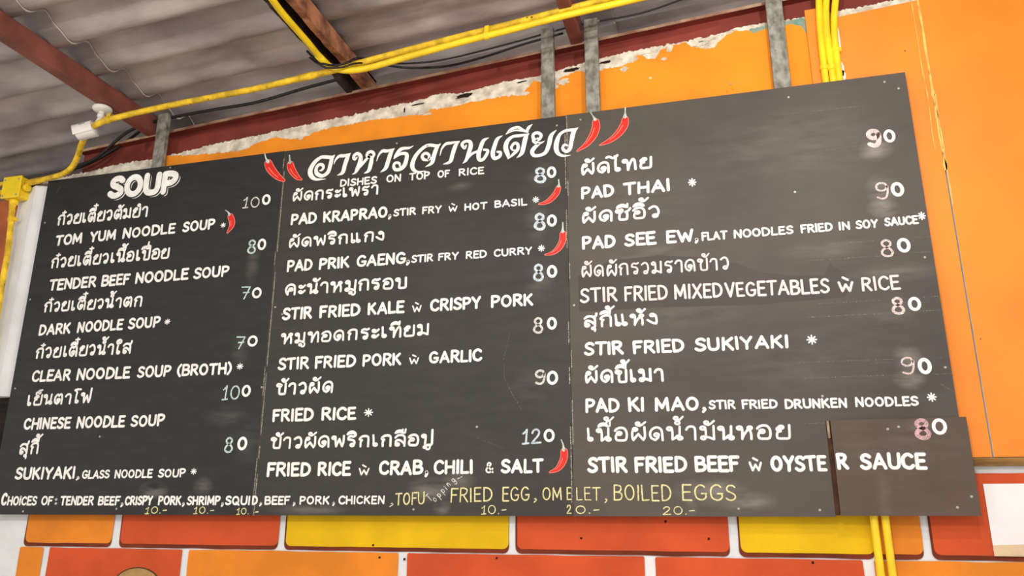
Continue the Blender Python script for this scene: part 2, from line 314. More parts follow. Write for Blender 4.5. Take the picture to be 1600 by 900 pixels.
# marks: strokes relative to the middle of the consonant (x=0) at a base height of 0
MARKS = {
 'ิ': [S(-.28,.1,-.2,.28,.0,.38,.18,.28,.26,.1), S(-.28,.1,.0,.2,.26,.1)],
 'ี': [S(-.28,.1,-.2,.28,.0,.38,.18,.28,.26,.1), S(-.28,.1,.0,.2,.26,.1), L(.26,.1,.28,.42)],
 'ื': [S(-.28,.1,-.2,.28,.0,.36,.12,.28,.2,.1), S(-.28,.1,.0,.2,.2,.1), L(.14,.2,.16,.42), L(.3,.12,.33,.44)],
 'ั': [O(-.1,.27,.1), S(-.17,.16,.02,.09,.28,.38)],
 '็': [S(-.2,.06,-.16,.26,-.02,.2,.1,.12,.16,.22,.02,.34,.0,.42,.26,.48)],
 '่': [L(0,.08,.02,.36)],
 '้': [O(-.1,.27,.1), S(-.14,.15,.03,.08,.25,.36)],
 '๋': [L(0,.06,.02,.4), L(-.16,.22,.18,.24)],
 'ํ': [O(.0,.22,.11)],
 'ุ': [O(-.09,-.2,.085), S(-.01,-.2,.02,-.3,.0,-.46)],
 'ู': [O(-.22,-.2,.085), S(-.13,-.2,-.12,-.36,-.02,-.4,.06,-.32,.08,-.12)],
}
UPPER = 'ิีืั็'
TONE = '่้๋'
def layout(text, space=.42, gap=.17, rnd=None):
    """glyph placements of one line in cap-height units -> (strokes, width)"""
    out = []; x = 0.0; pcx = 0; pw = .6; up = False
    for tn in TONE: text = text.replace(tn+'ำ', 'ํ'+tn+'า')
    text = text.replace('ำ', 'ํา')
    for i, ch in enumerate(text):
        if ch == ' ': x += space; continue
        if ch in MARKS:
            st = MARKS[ch]; tall = (prev in 'ปฟ')
            mx = pcx - (.14 if tall else 0); mx += {'ุ': pw*.36, 'ู': pw*.36, 'ั': pw*.12, 'ํ': pw*.1, '็': 0}.get(ch, 0)
            my = 0
            if ch in UPPER: my = 1.06
            elif ch in TONE: my = (1.5 if up == 1 else 1.42 if up else 1.1); mx += (.24 if up == 1 else .2)
            elif ch == 'ํ': my = 1.08; mx += .1
            if ch in UPPER: up = 1
            if ch == 'ํ': up = 2
            out.append((st, mx, my, ch)); continue
        w, st = (LATIN.get(ch) or THAI.get(ch))
        out.append((st, x, 0, ch)); pcx = x + w*.48; pw = w; prev = ch
        up = False
        x += w + gap
    return out, x - gap
def catmull(p, n=7):
    if len(p) < 3: return [tuple(a+(b-a)*t/4 for a, b in zip(*p)) for t in range(5)]
    q = [tuple(2*a-b for a, b in zip(p[0], p[1]))] + list(p) + [tuple(2*a-b for a, b in zip(p[-1], p[-2]))]
    r = []
    for i in range(1, len(q)-2):
        for k in range(n):
            t = k/n; a, b, c, d = q[i-1], q[i], q[i+1], q[i+2]
            r.append(tuple(.5*(2*b[j]+(c[j]-a[j])*t+(2*a[j]-5*b[j]+4*c[j]-d[j])*t*t+(3*b[j]-a[j]-3*c[j]+d[j])*t**3) for j in range(len(b))))
    r.append(tuple(p[-1])); return r
def paths(strokes):
    for s in strokes:
        if s[0] == 'L':
            for a, b in zip(s[1][:-1], s[1][1:]): yield [a, b], False
        elif s[0] == 'S': yield catmull(s[1]), False
        else:
            _, cx, cy, rx, ry, a0, a1 = s; n = 14 if rx < .15 else 26
            yield [(cx+rx*math.cos(math.radians(a0+(a1-a0)*k/n)), cy+ry*math.sin(math.radians(a0+(a1-a0)*k/n))) for k in range(n+1)], True

# ------------------------------------------------------------------ the setting
YW = .045                                  # face of the wall behind the boards
def xz(px, py, y=YW): p = at(px, py, y); return (p.x, p.z)
tag(MB().box((-6, -9, -.1), (10, 3, 0)).build('floor', M['floor']), kind='structure')

def ragged(pts, amp, step=.006, seed=1.0):
    out = []
    for (x0, z0), (x1, z1) in zip(pts[:-1], pts[1:]):
        n = max(1, int(math.hypot(x1-x0, z1-z0)/step))
        for k in range(n):
            t = k/n; x = x0+(x1-x0)*t; z = z0+(z1-z0)*t
            out.append((x, z + amp*noise.noise(Vector((x*30, seed, 0))) + amp*.9*noise.noise(Vector((x*90, seed, 3))) + amp*.7*noise.noise(Vector((x*260, seed, 5)))))
    out.append(pts[-1]); return out
w = MB()
# body of the wall
w.box((-3, YW+.004, 0), (6, YW+.03, 1.40+Z0), 0)
# broken plaster along the top, under the steel beam
top = [(145,267),(180,257),(235,249),(265,243),(330,226),(400,212),(440,203),(500,190),(560,178),(600,168),(650,158),(688,146),(722,146),(790,127),(830,121),(870,111),(905,100),(955,87),(1000,77),(1060,67),(1090,60),(1130,52),(1145,45),(1200,34),(1230,30),(1262,26)]
tp = [xz(*q, YW+.002) for q in top]
edge = ragged([(tp[0][0]-.4, tp[0][1]-.03)] + tp + [(tp[-1][0]+.05, tp[-1][1]), (6, tp[-1][1]+.16)], .008)
zb = 1.33+Z0
n0 = len(edge)
for (xa, za), (xb, zc) in zip(edge[:-1], edge[1:]):
    w.add([(xa, YW+.002, zb), (xb, YW+.002, zb), (xb, YW+.002, zc), (xa, YW+.002, za)], [(0, 1, 2, 3)], 1)
    w.add([(xa, YW+.002, za), (xb, YW+.002, zc), (xb, YW+.03, zc), (xa, YW+.03, za)], [(0, 1, 2, 3)], 1)
# teal layer, then the orange paint over it
def layer(px_pts, y, m, amp, seed, low=zb):
    pts = ragged([xz(*q, y) for q in px_pts], amp, .005, seed)
    for (xa, za), (xb, zc) in zip(pts[:-1], pts[1:]):
        if za > low and zc > low: w.add([(xa, y, low), (xb, y, low), (xb, y, zc), (xa, y, za)], [(0, 1, 2, 3)], m)
layer([(1163,55),(1172,46),(1195,40),(1215,36),(1232,33),(1250,28),(1264,28)], YW+.001, 3, .004, 5.0)
layer([(253,252),(262,243),(290,243),(330,240),(372,236),(385,232),(400,224),(432,214),(450,218),(472,215),(492,207),(512,200),(540,196),(580,187),(612,185),(640,180),(662,179),(673,171),(700,168),(725,162),(757,156),(787,150),(800,149),(812,150),(822,140),(834,126),(845,128)], YW, 2, .0065, 9.0)
layer([(866,138),(874,124),(886,116),(905,111),(922,112),(955,106),(978,102),(988,92),(1000,84),(1012,92),(1024,92),(1032,78),(1048,72),(1060,68),(1072,66),(1080,73),(1100,76),(1115,75),(1122,66),(1135,55),(1150,48),(1168,47),(1178,52),(1190,47),(1205,42),(1228,40),(1240,38),(1252,41),(1260,52),(1264,66)], YW, 2, .006, 13.0)
# flaked spots where plaster shows through, and broken holes under the beam
def blob(px, py, rx, rz, m, y, seed, n=26):
    c = at(px, py, y); p = []
    for k in range(n):
        a = 2*math.pi*k/n; r_ = 1+.55*noise.noise(Vector((math.cos(a)*2.2, math.sin(a)*2.2, seed)))+.3*noise.noise(Vector((math.cos(a)*6, math.sin(a)*6, seed)))
        p.append((c.x+rx*r_*math.cos(a), y, c.z+rz*r_*math.sin(a)+rx*r_*math.cos(a)*.075))
    w.add(p, [tuple(range(n))], m)
for k, (px, py, rx, rz) in enumerate(((1094,68,.030,.010),(1112,72,.016,.009),(1104,62,.03,.006),(1046,75,.012,.016),(1038,92,.010,.006),(1016,122,.006,.003),(985,94,.03,.012),(975,108,.014,.010),(1010,82,.03,.006),(880,128,.022,.012),(868,136,.012,.008),(820,146,.02,.008),(668,178,.02,.006),(720,158,.03,.006),(300,240,.03,.004),(380,232,.03,.006),(470,216,.012,.007),(1320,115,.010,.018),(1150,45,.02,.004),(795,150,.008,.004))):
    blob(px, py, rx, rz, 1, YW-.0006, k*3.7)
for k, (px, py, rx, rz) in enumerate(((726,149,.034,.009),(893,109,.03,.007),(946,97,.022,.006),(652,163,.03,.003),(632,172,.003,.014),(814,128,.02,.003))):
    blob(px, py, rx, rz, 12, YW-.001, k*5.1+2, 20)
for px, py in ((632,874),(776,872),(583,852),(908,841),(1107,842),(593,871),(1040,815),(1270,879)):
    blob(px, py, .004, .004, 12, YW-.0012, px*.1, 12)
# the painted bricks of the mural
def round_rect(x0, z0, x1, z1, r=.02, n=4):
    p = []
    for cx, cz, a in ((x1-r, z0+r, 270), (x1-r, z1-r, 0), (x0+r, z1-r, 90), (x0+r, z0+r, 180)):
        p += [(cx+r*math.cos(math.radians(a+90*k/n)), cz+r*math.sin(math.radians(a+90*k/n))) for k in range(n+1)]
    return p
def wobble(poly, s):
    out = []
    for (x0, z0), (x1, z1) in zip(poly, poly[1:]+poly[:1]):
        n = max(1, int(math.hypot(x1-x0, z1-z0)/.03))
        out += [(x0+(x1-x0)*k/n, z0+(z1-z0)*k/n) for k in range(n)]
    return [(x+.0022*noise.noise(Vector((x*9, z*9, s))), z+.0022*noise.noise(Vector((x*9, z*9, s+7)))) for x, z in out]
B1 = [(38,173,'o'),(187,434,'r'),(446,795,'y'),(808,1140,'r'),(1157,1366,'y'),(1366,1442,'o'),(1458,1640,'r')]
B2 = [(29,65,'o'),(75,283,'r'),(294,622,'o'),(636,1007,'r'),(1023,1348,'r'),(1364,1640,'o')]
MI = {'o': 4, 'r': 5, 'y': 6}
z1b, z1t = at(800, 858, YW).z, at(1600, 739, YW).z
z2t = at(800, 866.5, YW).z
for k, (a, b, c) in enumerate(B1):
    xa, xb = at(a, 850, YW).x, at(b, 852, YW).x
    p = wobble(round_rect(xa-.006, z1b-.014, xb, z1b+.15), k); w.add([(x, YW+.001, z) for x, z in p], [tuple(range(len(p)))], 7)
    p = wobble(round_rect(xa, z1b, xb, z1t), k+20); w.add([(x, YW, z) for x, z in p], [tuple(range(len(p)))], MI[c])
for k, (a, b, c) in enumerate(B2):
    xa, xb = at(a, 870, YW).x, at(b, 875, YW).x
    p = wobble(round_rect(xa, z2t-.225, xb, z2t, .006), k+40); w.add([(x, YW+.0005, z) for x, z in p], [tuple(range(len(p)))], MI[c])
# a round tan shape painted on the red brick
c = at(212, 923, YW); rx = at(252, 900, YW).x - c.x + .012; rz = at(212, 886, YW).z - c.z
for s_, y, m in ((1.0, YW-.001, 9), (.955, YW-.0015, 8)):
    p = [(c.x+rx*s_*math.cos(2*math.pi*k/36), y, c.z+rz*s_*math.sin(2*math.pi*k/36)) for k in range(36)]
    w.add(p, [tuple(range(36))], m)
# left of the boards: brown painted strip and the dark opening below it
w.add([(-.9, YW, 1.02+Z0), (-.2, YW, 1.02+Z0), (-.2, YW, 1.42+Z0), (-.9, YW, 1.42+Z0)], [(0, 1, 2, 3)], 10)
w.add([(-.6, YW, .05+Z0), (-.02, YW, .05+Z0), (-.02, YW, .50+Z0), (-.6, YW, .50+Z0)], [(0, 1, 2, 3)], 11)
w.build('wall_back', [M['white_wall'], M['plaster'], M['orange'], M['teal'], M['brick_orange'], M['brick_red'], M['brick_yellow'], M['brick_line'], M['tan'], M['ink'], M['brown_wall'], M['dark_gap'], M['hole']])['kind'] = 'structure'

# orange sheets fixed over the right end of the wall
pz = at(1560, 714, .03).z
xs = at(1500, 400, .03).x
m_ = MB()
for a, b in ((at(1283, 80, .03).x, xs-.0025), (xs+.0025, 6.0)):
    z_a = at(1320, 24, .03).z + (a - at(1320, 24, .03).x)*TAN*1.05; z_b = z_a + (b-a)*TAN*1.05
    m_.prism([(a, pz), (b, pz), (b, z_b), (a, z_a)], .03, .044, 0, 1)
def seam(x, k0, k1, wd, m, seed):
    for k in range(k0, k1):
        z0_, z1_ = pz+1.62*k/80, pz+1.62*(k+1)/80
        f_ = lambda z: wd*(.55+.9*noise.noise(Vector((z*26, seed, 1))))
        o_ = lambda z: x+.004*noise.noise(Vector((z*7, seed, 2)))
        a0, a1 = max(0, f_(z0_)), max(0, f_(z1_))
        if a0+a1 > .0004: m_.add([(o_(z0_)-a0, .0294, z0_), (o_(z0_)+a0, .0294, z0_), (o_(z1_)+a1, .0294, z1_), (o_(z1_)-a1, .0294, z1_)], [(0, 1, 2, 3)], m)
seam(xs, 46, 80, .006, 2, 3.0); seam(xs-.02, 50, 80, .0018, 2, 8.0); seam(xs+.004, 40, 60, .004, 2, 12.0)
for k, (px, py, hh, ww) in enumerate(((1316,108,.03,.006),(1311,60,.05,.003),(1318,118,.02,.008),(1306,30,.04,.004))):
    c = at(px, py, .0294); p = [(c.x+ww*(1+.5*noise.noise(Vector((j*1.3, k, 4))))*math.cos(j*math.pi/9), .0294, c.z+hh*math.sin(j*math.pi/9)*(1+.4*noise.noise(Vector((j*1.1, k, 9))))) for j in range(18)]
    m_.add(p, [tuple(range(18))], 1)
tag(m_.build('wall_right', [M['panel'], M['white_wall'], M['filler']]), kind='structure')
xb0 = at(1262, 60, .036).x
tag(MB().prism([(xb0, 1.2+Z0), (xb0+.045, 1.2+Z0), (xb0+.045, at(1266, 15, .036).z), (xb0, at(1262, 16, .036).z)], .034, .045).build('trim_1', [M['panel']]), kind='structure')
tag(MB().box((xs-.32, .028, pz-.026), (6, .045, pz-.002)).build('trim_2', [M['timber']]), kind='structure')
# white pillar at the left end
zt = at(66, 292, .02).z; z_l = at(6, 620, .02).z; xr = -.006; xm = at(25, 470, 0).x; xl = at(0, 470, .045).x
m_ = MB(); pl = [(xl, .045), (xm-.006, .0), (xm+.01, .0), (xr, .03), (xr, .045)]; k = len(pl)
zs_ = [z_l + (zt-z_l)*j/8 for j in range(9)]
v = [(x+.004*noise.noise(Vector((x*20, z*6, 1))), y, z + (.02*noise.noise(Vector((x*30, 5, 2))) if j == 8 else 0)) for j, z in enumerate(zs_) for x, y in pl]
f = [(j*k+i, j*k+(i+1) % k, (j+1)*k+(i+1) % k, (j+1)*k+i) for j in range(8) for i in range(k)]
m_.add(v, f + [tuple(range(8*k, 9*k)), tuple(range(k-1, -1, -1))])
tag(m_.build('trim_3', [M['white_wall']]), kind='structure')

# corrugated roof: three courses of sheets, each lapping over the lower one
PITCH_Y, AMP = .208, .023
def wave(y):
    t = ((y+.03)/PITCH_Y) % 1.0
    return AMP*(math.cos(2*math.pi*t) + .30*math.cos(4*math.pi*t+1.1) + .06*math.cos(6*math.pi*t+.6))
def sheet(x0, x1, dz):
    ys = [-3.6 + .016*k for k in range(int(4.6/.016)+1)]
    v = []; th = .007; xsn = [x0 + (x1-x0)*k/3 for k in range(4)]
    for x in xsn:
        for y in ys: z = 1.735+Z0+TAN*x+wave(y)+dz; v += [(x, y, z), (x, y, z+th)]
    n = len(ys); f = []; idx = []
    for i in range(3):
        for j in range(n-1):
            a = (i*n+j)*2; b = (i*n+j+1)*2; c = ((i+1)*n+j+1)*2; d = ((i+1)*n+j)*2
            f += [(a, d, c, b), (a+1, b+1, c+1, d+1)]; idx += [0, 0]
    for i in (0, 3):
        for j in range(n-1):
            a = (i*n+j)*2; b = (i*n+j+1)*2; f.append((a, b, b+1, a+1)); idx.append(1)
    return build('ceiling', v, f, [M['roof'], M['roof_edge']], None, idx, True)
for x0, x1, dz in ((-3.0, .575, 0), (.42, 1.60, .009), (1.44, 2.60, .0), (2.42, 6.0, .009)):
    o = sheet(x0, x1, dz); o['kind'] = 'structure'

tag(MB().box((-3, .62, 0), (.75, .66, 1.62+Z0), 0).build('dark_screen', [M['screen_dark']]), kind='structure')  # added dark screen, cut short to shut out sky light only at the left

# ------------------------------------------------------------------ steelwork
def zbeam(x): return 1.606 + TAN*(x+.37) + Z0
b = empty('wall_beam', (1.6, .075, zbeam(1.6)-.13), 'long red-brown steel channel beam running along the top of the wall', 'beam')
x0, x1 = .075, 6.0
def slope_box(x0, x1, y0, y1, dz0, dz1, m=0, mb=None):
    mb = mb or MB(); v = [(x, y, zbeam(x)+dz) for dz in (dz0, dz1) for (x, y) in ((x0, y0), (x1, y0), (x1, y1), (x0, y1))]
    return mb.add(v, [(3, 2, 1, 0), (4, 5, 6, 7), (0, 1, 5, 4), (1, 2, 6, 5), (2, 3, 7, 6), (3, 0, 4, 7)], m)
slope_box(x0, x1, .102, .108, -.13, -.004).build('web', [M['red_steel']], b)
slope_box(x0, x1, .0625, .108, -.004, .002).build('top_flange', [M['red_steel']], b)
slope_box(x0, x1, .0595, .0625, -.009, .003).build('lip', [M['beam_lip']], b, label='pale front lip')  # front edge of the flange in a paler colour
slope_box(x0, x1, .077, .108, -.136, -.130).build('bottom_flange', [M['red_steel']], b)

PB, PT = 1.63, 1.715
def purlin(x0, x1, label, grp):
    t = empty('roof_purlin', ((x0+x1)/2, -1, PB+Z0+TAN*x0), label, 'beam', grp); return t
def yz_bar(mb, x0, x1, z0, z1, ya=-3.6, yb=.14, m=0): return mb.box((x0, ya, z0+Z0), (x1, yb, z1+Z0), m, TAN)
G = 'roof purlins under the corrugated sheets'
t = purlin(.455, .505, 'smooth brown steel purlin under the roof above the white security camera', G)
bevel(yz_bar(MB(), .452, .502, PB, PT).build('channel', [M['brown_steel']], t), .006)
t = purlin(1.46, 1.55, 'rusty split steel purlin with a yellow conduit running along it', G)
def ragged_leg(x0, x1, zlow, amp, mtl, name, seed):
    mb = MB(); ys = [-3.6 + .02*k for k in range(int(3.74/.02)+1)]; v = []
    for y in ys:
        d = amp*(.5+noise.noise(Vector((y*9, seed, 0)))+.5*noise.noise(Vector((y*31, seed, 0)))) if y < -.05 else 0
        e = .25*d
        v += [(x0-e, y, zlow+d+TAN*x0+Z0), (x1+e, y, zlow+d*.7+TAN*x1+Z0), (x1, y, PT+TAN*x1+Z0), (x0, y, PT+TAN*x0+Z0)]
    f = [(4*k+i, 4*k+(i+1) % 4, 4*k+4+(i+1) % 4, 4*k+4+i) for k in range(len(ys)-1) for i in range(4)]
    f += [(3, 2, 1, 0), tuple(4*(len(ys)-1)+i for i in range(4))]
    mb.add(v, f); return mb.build(name, [mtl], t)
ragged_leg(1.452, 1.476, PB, .02, M['rust_dark'], 'side_flange', 1.0)
ragged_leg(1.522, 1.548, PB+.004, .012, M['rust'], 'side_flange', 5.0)
yz_bar(MB(), 1.452, 1.548, PT-.012, PT-.002).build('web', [M['rust_dark']], t)
t = purlin(2.42, 2.50, 'dull red-brown purlin crossing between the two middle steel posts', G)
bevel(yz_bar(MB(), 2.428, 2.478, PB, PT).build('channel', [M['brown_steel']], t), .006)

GP = 'steel posts hanging behind the menu boards'
def post(px0, px1, py, label, wide=.05, deep=.025):
    a = at(px0, py, .009).x; bx = a+wide
    p = empty('steel_post', (a+wide/2, .009+deep/2, .05+Z0), label, 'post', GP)
    zt = 1.70+Z0+TAN*a
    mb = MB(); th = .003
    bevel(mb.box((a, .009, .05+Z0), (bx, .009+deep, zt)).build('tube', [M['steel']], p), .003)
    mb = MB().box((a-.006, .009+deep-.002, zt-.004), (bx+.006, .0345, zt+.002)); mb.build('cap_plate', [M['steel']], p)
post(240, 258, 230, 'grey steel post rising behind the soup board near the security camera', .053)
post(846, 867, 180, 'grey steel post left of the pair above the middle board', .051)
post(916, 938, 180, 'grey steel post right of the pair, above the two red chilies', .053)
post(1209, 1237, 130, 'rust-marked grey steel post beside the three upright yellow conduits', .058)

# ------------------------------------------------------------------ conduits and cables
def conduit(pts, label, r=.0125, mtl='yellow', group='yellow painted electrical conduits', joints=(), clips=(), smooth=6):
    p = catmull([tuple(q) for q in pts], smooth) if len(pts) > 2 else [tuple(q) for q in pts]
    mid = Vector(p[len(p)//2]); t = empty('yellow_conduit', (mid.x, mid.y, min(q[2] for q in p)), label, 'conduit', group)
    MB().tube(p, r, 14).build('pipe', [M[mtl]], t, True)
    for k in joints:
        i = int(k*(len(p)-2)); a, b_ = Vector(p[i]), Vector(p[i+1]); d = (b_-a).normalized(); c = a
        MB().tube([c-d*.035, c-d*.033, c+d*.033, c+d*.035], [r, r*1.16, r*1.16, r], 14).build('coupling', [M[mtl]], t, True)
    for k, up in clips:
        i = int(k*(len(p)-2)); a, b_ = Vector(p[i]), Vector(p[i+1]); d = (b_-a).normalized()
        mb = MB().tube([a-d*.009, a-d*.008, a+d*.008, a+d*.009], [r*1.05, r*1.22, r*1.22, r*1.05], 14)
        u = Vector(up); s = d.cross(u).normalized()*.007
        q = a+u.normalized()*r; e = a+u
        hd = d*.008
        mb.add([q-s-hd, q+s-hd, q+s+hd, q-s+hd, e-s-hd, e+s-hd, e+s+hd, e-s+hd], [(3, 2, 1, 0), (4, 5, 6, 7), (0, 1, 5, 4), (1, 2, 6, 5), (2, 3, 7, 6), (3, 0, 4, 7)])
        mb.build('clip', [M[mtl]], t)
    return t
YC = -.165
conduit([at(44,286,-.012), at(70,280,-.014), at(95,273,-.03), at(110,264,-.05), at(120,248,-.08), at(128,224,-.16), at(139,204,-.225), at(156,192,-.24), at(185,183,-.21), at(250,168,YC), at(330,152,YC), at(400,138.5,YC), at(470,122,YC), at(525,109,YC), at(560,99,YC), at(620,83,YC), at(700,62,YC), at(800,37,YC), at(880,16,YC), at(960,-4,YC), at(1100,-36,YC)],
        'yellow conduit from the junction box rising past the white camera and along the roof', .0125, 'yellow_old', joints=(.02, .62), clips=((.385, (0, .005, .03)),))
Y2 = -.195
conduit([under(395,-45,1.612), under(426,0,1.612), under(445,25,1.612), under(480,65,1.612), under(497,86,1.606), at(512,101,-.21), at(528,108.5,-.2), at(550,110,Y2), at(580,105,Y2), at(640,88,Y2), at(720,66,Y2), at(800,46,Y2), at(880,25,Y2), at(1000,-3,Y2), at(1100,-28,Y2)],
        'yellow conduit following the rusty purlin, then bending to run beside the first one', .0125, 'yellow', joints=(.33,), clips=((.76, (0, .01, .045)),))
conduit([at(20,312,-.006), at(17,350,-.006), at(12,395,-.006), at(4,440,-.006), at(-12,540,-.006), at(-40,700,-.006)], 'yellow conduit going straight down from the junction box along the white pillar', .0125, 'yellow_old', joints=(.03,), clips=((.2, (.03, .0, 0)),))
conduit([at(10,286,-.004), at(-20,293,-.004), at(-60,303,-.004)], 'short upper yellow conduit leaving the junction box to the left', .011, 'yellow_old')
conduit([at(8,299,.006), at(-20,305,.006), at(-60,314,.006)], 'short lower yellow conduit leaving the junction box to the left', .011, 'yellow_old')
GV = 'upright conduits at the right'
def vert(pxt, low, label, reach=True):
    y = .02; a = at(pxt[2][0], pxt[2][1], y)
    pts = [at(px, py, y-dy) for px, py, dy in ((pxt[0][0], pxt[0][1], .01), (pxt[1][0], pxt[1][1], .004))] + [a, Vector((a.x-.002, .022, 1.2+Z0)), Vector((low, .022, .6+Z0))] + ([Vector((low, .022, .1+Z0)), Vector((low+.002, .022, -.3+Z0))] if reach else [Vector((low, .022, .4+Z0))])
    conduit(pts, label, .0118, 'yellow', GV, clips=((.32, (.016, .006, 0)),) + (((.8, (.0, .016, 0)),) if reach else ()))
vert([(1279,-30),(1281,40),(1289.5,122)], 3.331, 'leftmost upright yellow conduit beside the orange batten, passing behind the right board')
vert([(1292,-30),(1291,40),(1301.5,122)], 3.363, 'middle of the three upright yellow conduits passing behind the right board')
vert([(1309,-30),(1303,40),(1311.5,122)], 3.392, 'rightmost of the three upright yellow conduits above the right board', False)

def cable(pts, label, r=.004):
    p = catmull([tuple(q) for q in pts], 8)
    o = MB().tube(p, r, 8).build('cable', [M['cable']], None, True); tag(o, label, 'cable', 'black cables under the roof')
cable([at(480,80,-.22), at(490,90,-.235), at(503,99,-.235), at(525,102,-.225), at(545,97,-.21), at(555,92,-.16), at(575,93,-.08), at(600,101,-.02), at(640,106,.03), at(700,103,.04), at(760,88,.04), at(815,70,.04), at(880,52,.05)], 'black cable looping round the conduit bend below the rusty purlin', .005)
cable([at(484,90,-.23), at(496,99,-.24), at(512,106,-.235), at(535,105,-.225), at(556,99,-.2), at(590,98,-.1), at(640,99,-.03), at(700,92,.01), at(800,67,.03), at(900,40,.045), at(1000,21,.05), at(1080,-6,.05)], 'black cable sagging above the red beam towards the steel posts', .004)
cable([at(112,262,.02), at(150,247,.03), at(200,206,.035), at(250,188,.035), at(330,172,.035), at(400,160,.035), at(480,137,.04), at(560,116,.04)], 'black cable lying above the red beam behind the long conduit', .007)
cable([at(40,296,.03), at(90,272,.05), at(140,255,.07), at(190,226,.09), at(222,203,.09), at(238,195,.085)], 'black cable hanging from the roof purlin towards the junction box', .007)

# ------------------------------------------------------------------ junction box
ja, jb = at(7, 308, -.02), at(50, 272, -.02)
jx0, jx1, jz0, jz1 = ja.x, ja.x+.098, ja.z-.012, ja.z+.088
t = empty('junction_box', ((jx0+jx1)/2, -.005, jz0), 'square yellow junction box at the top of the white pillar', 'junction box')
bevel(MB().box((jx0, -.03, jz0), (jx1, .02, jz1)).build('body', [M['yellow']], t), .005, 3)
bevel(MB().box((jx0-.003, -.04, jz0-.003), (jx1+.003, -.0302, jz1+.003)).build('lid', [M['yellow']], t), .004, 3)
for sx, sz in ((.01, .01), (.088, .01), (.01, .088), (.088, .088)):
    MB().lathe((jx0+sx, -.0395, jz0-.003+sz), (0, -1, 0), [(.005, 0), (.005, .0015), (.003, .0025)], 12).build('screw', [M['screw']], t)
for bx, ax, nm in (((jx0+.045, -.006, jz0), (0, 0, -1), 'hub'), ((jx1, -.012, jz0+.05), (1, 0, 0), 'hub')):
    MB().lathe(bx, ax, [(.018, 0), (.018, .022), (.0145, .024)], 16).build(nm, [M['yellow']], t, True)

# ------------------------------------------------------------------ security camera
cb = under(160, 170, PB-.008)               # screwed under the purlin
t = empty('security_camera', cb, 'white bullet security camera hanging under the brown purlin beside the long yellow conduit', 'security camera')
MB().lathe(cb+Vector((0, 0, .006)), (0, 0, -1), [(.036, 0), (.039, .004), (.039, .011), (.032, .018), (.015, .023)], 28).build('base', [M['white_plastic']], t, True)
k1 = cb+Vector((.0, .0, -.034)); k2 = at(154, 190, cb.y-.006); k3 = at(147, 196.5, cb.y-.004)
MB().tube([cb+Vector((0, 0, -.012)), k1], .0115, 14).build('neck', [M['white_plastic']], t, True)
MB().lathe(k1+Vector((.004, .002, .012)), (-.4, -.2, -1), [(.004, 0), (.0135, .004), (.0155, .013), (.0135, .022), (.004, .027)], 16).build('ball_joint', [M['white_plastic']], t, True)
MB().tube([k1+Vector((-.002, -.001, -.008)), k2, k3], [.0105, .0105, .010], 14).build('arm', [M['white_plastic']], t, True)
ax = Vector((-.88, -.26, -.30)).normalized(); bc = k3 + Vector((.008, .002, -.012)); L_ = .078; R_ = .032
body = MB().lathe(bc, ax, [(.012, 0), (R_*.92, .003), (R_, .009), (R_, L_-.008), (R_*.96, L_)], 28).build('body', [M['white_plastic']], t, True)
MB().lathe(bc+ax*(L_-.0005), ax, [(R_*.84, 0), (R_*.84, .002), (R_*.5, .003)], 24).build('lens_window', [M['lens']], t)
side = ax.cross(Vector((0, 0, 1))).normalized(); upv = side.cross(ax).normalized()
mb = MB(); v = []
for s_ in (.004, L_+.016):
    for rr in (R_+.0012, R_+.0042):
        for k in range(13):
            a = math.radians(-35 + 250*k/12); v.append(bc + ax*(s_ + (-.012*abs(math.cos(a)) if s_ > .05 else 0)) + (side*math.cos(a)+upv*math.sin(a))*rr)
f = []
for k in range(12):
    f += [(13+k, 14+k, 40+k, 39+k), (k+1, k, 26+k, 27+k), (k, k+1, 14+k, 13+k), (27+k, 26+k, 39+k, 40+k)]
f += [(0, 13, 39, 26), (12, 38, 51, 25)]
sh = mb.add(v, f).build('sunshield', [M['white_plastic']], t)
q = bc + ax*.04; nd = (-side*.86 + upv*.5).normalized()
nd = nd if nd.y < 0 else -nd
tg = ax; bn = nd.cross(tg).normalized(); q = q + nd*(R_+.0047)
MB().add([q-tg*.013-bn*.003, q+tg*.013-bn*.003, q+tg*.013+bn*.003, q-tg*.013+bn*.003], [(0, 1, 2, 3)]).build('maker_mark', [mat('grey_print', (120, 118, 116), .6)], t, label='small dark printed mark')

# ------------------------------------------------------------------ poster
pa, pb = at(1536, 756, .04), at(1553, 869, .04)
px0, px1 = pa.x, pa.x+.42; pz1, pz0 = pa.z, pb.z; zm = at(1550, 852, .04).z
t = empty('poster', ((px0+px1)/2, .041, pz0), 'white paper poster with a tan lower strip below the orange panel', 'poster')
MB().box((px0, .0400, pz0), (px1, .0425, pz1)).build('sheet', [M['paper']], t)
MB().add([(px0, .0396, pz0), (px1, .0396, pz0), (px1, .0396, zm+.006), (px0+.1, .0396, zm+.004), (px0, .0396, zm)], [(0, 1, 2, 3, 4)]).build('printed_strip', [M['paper_tan']], t)

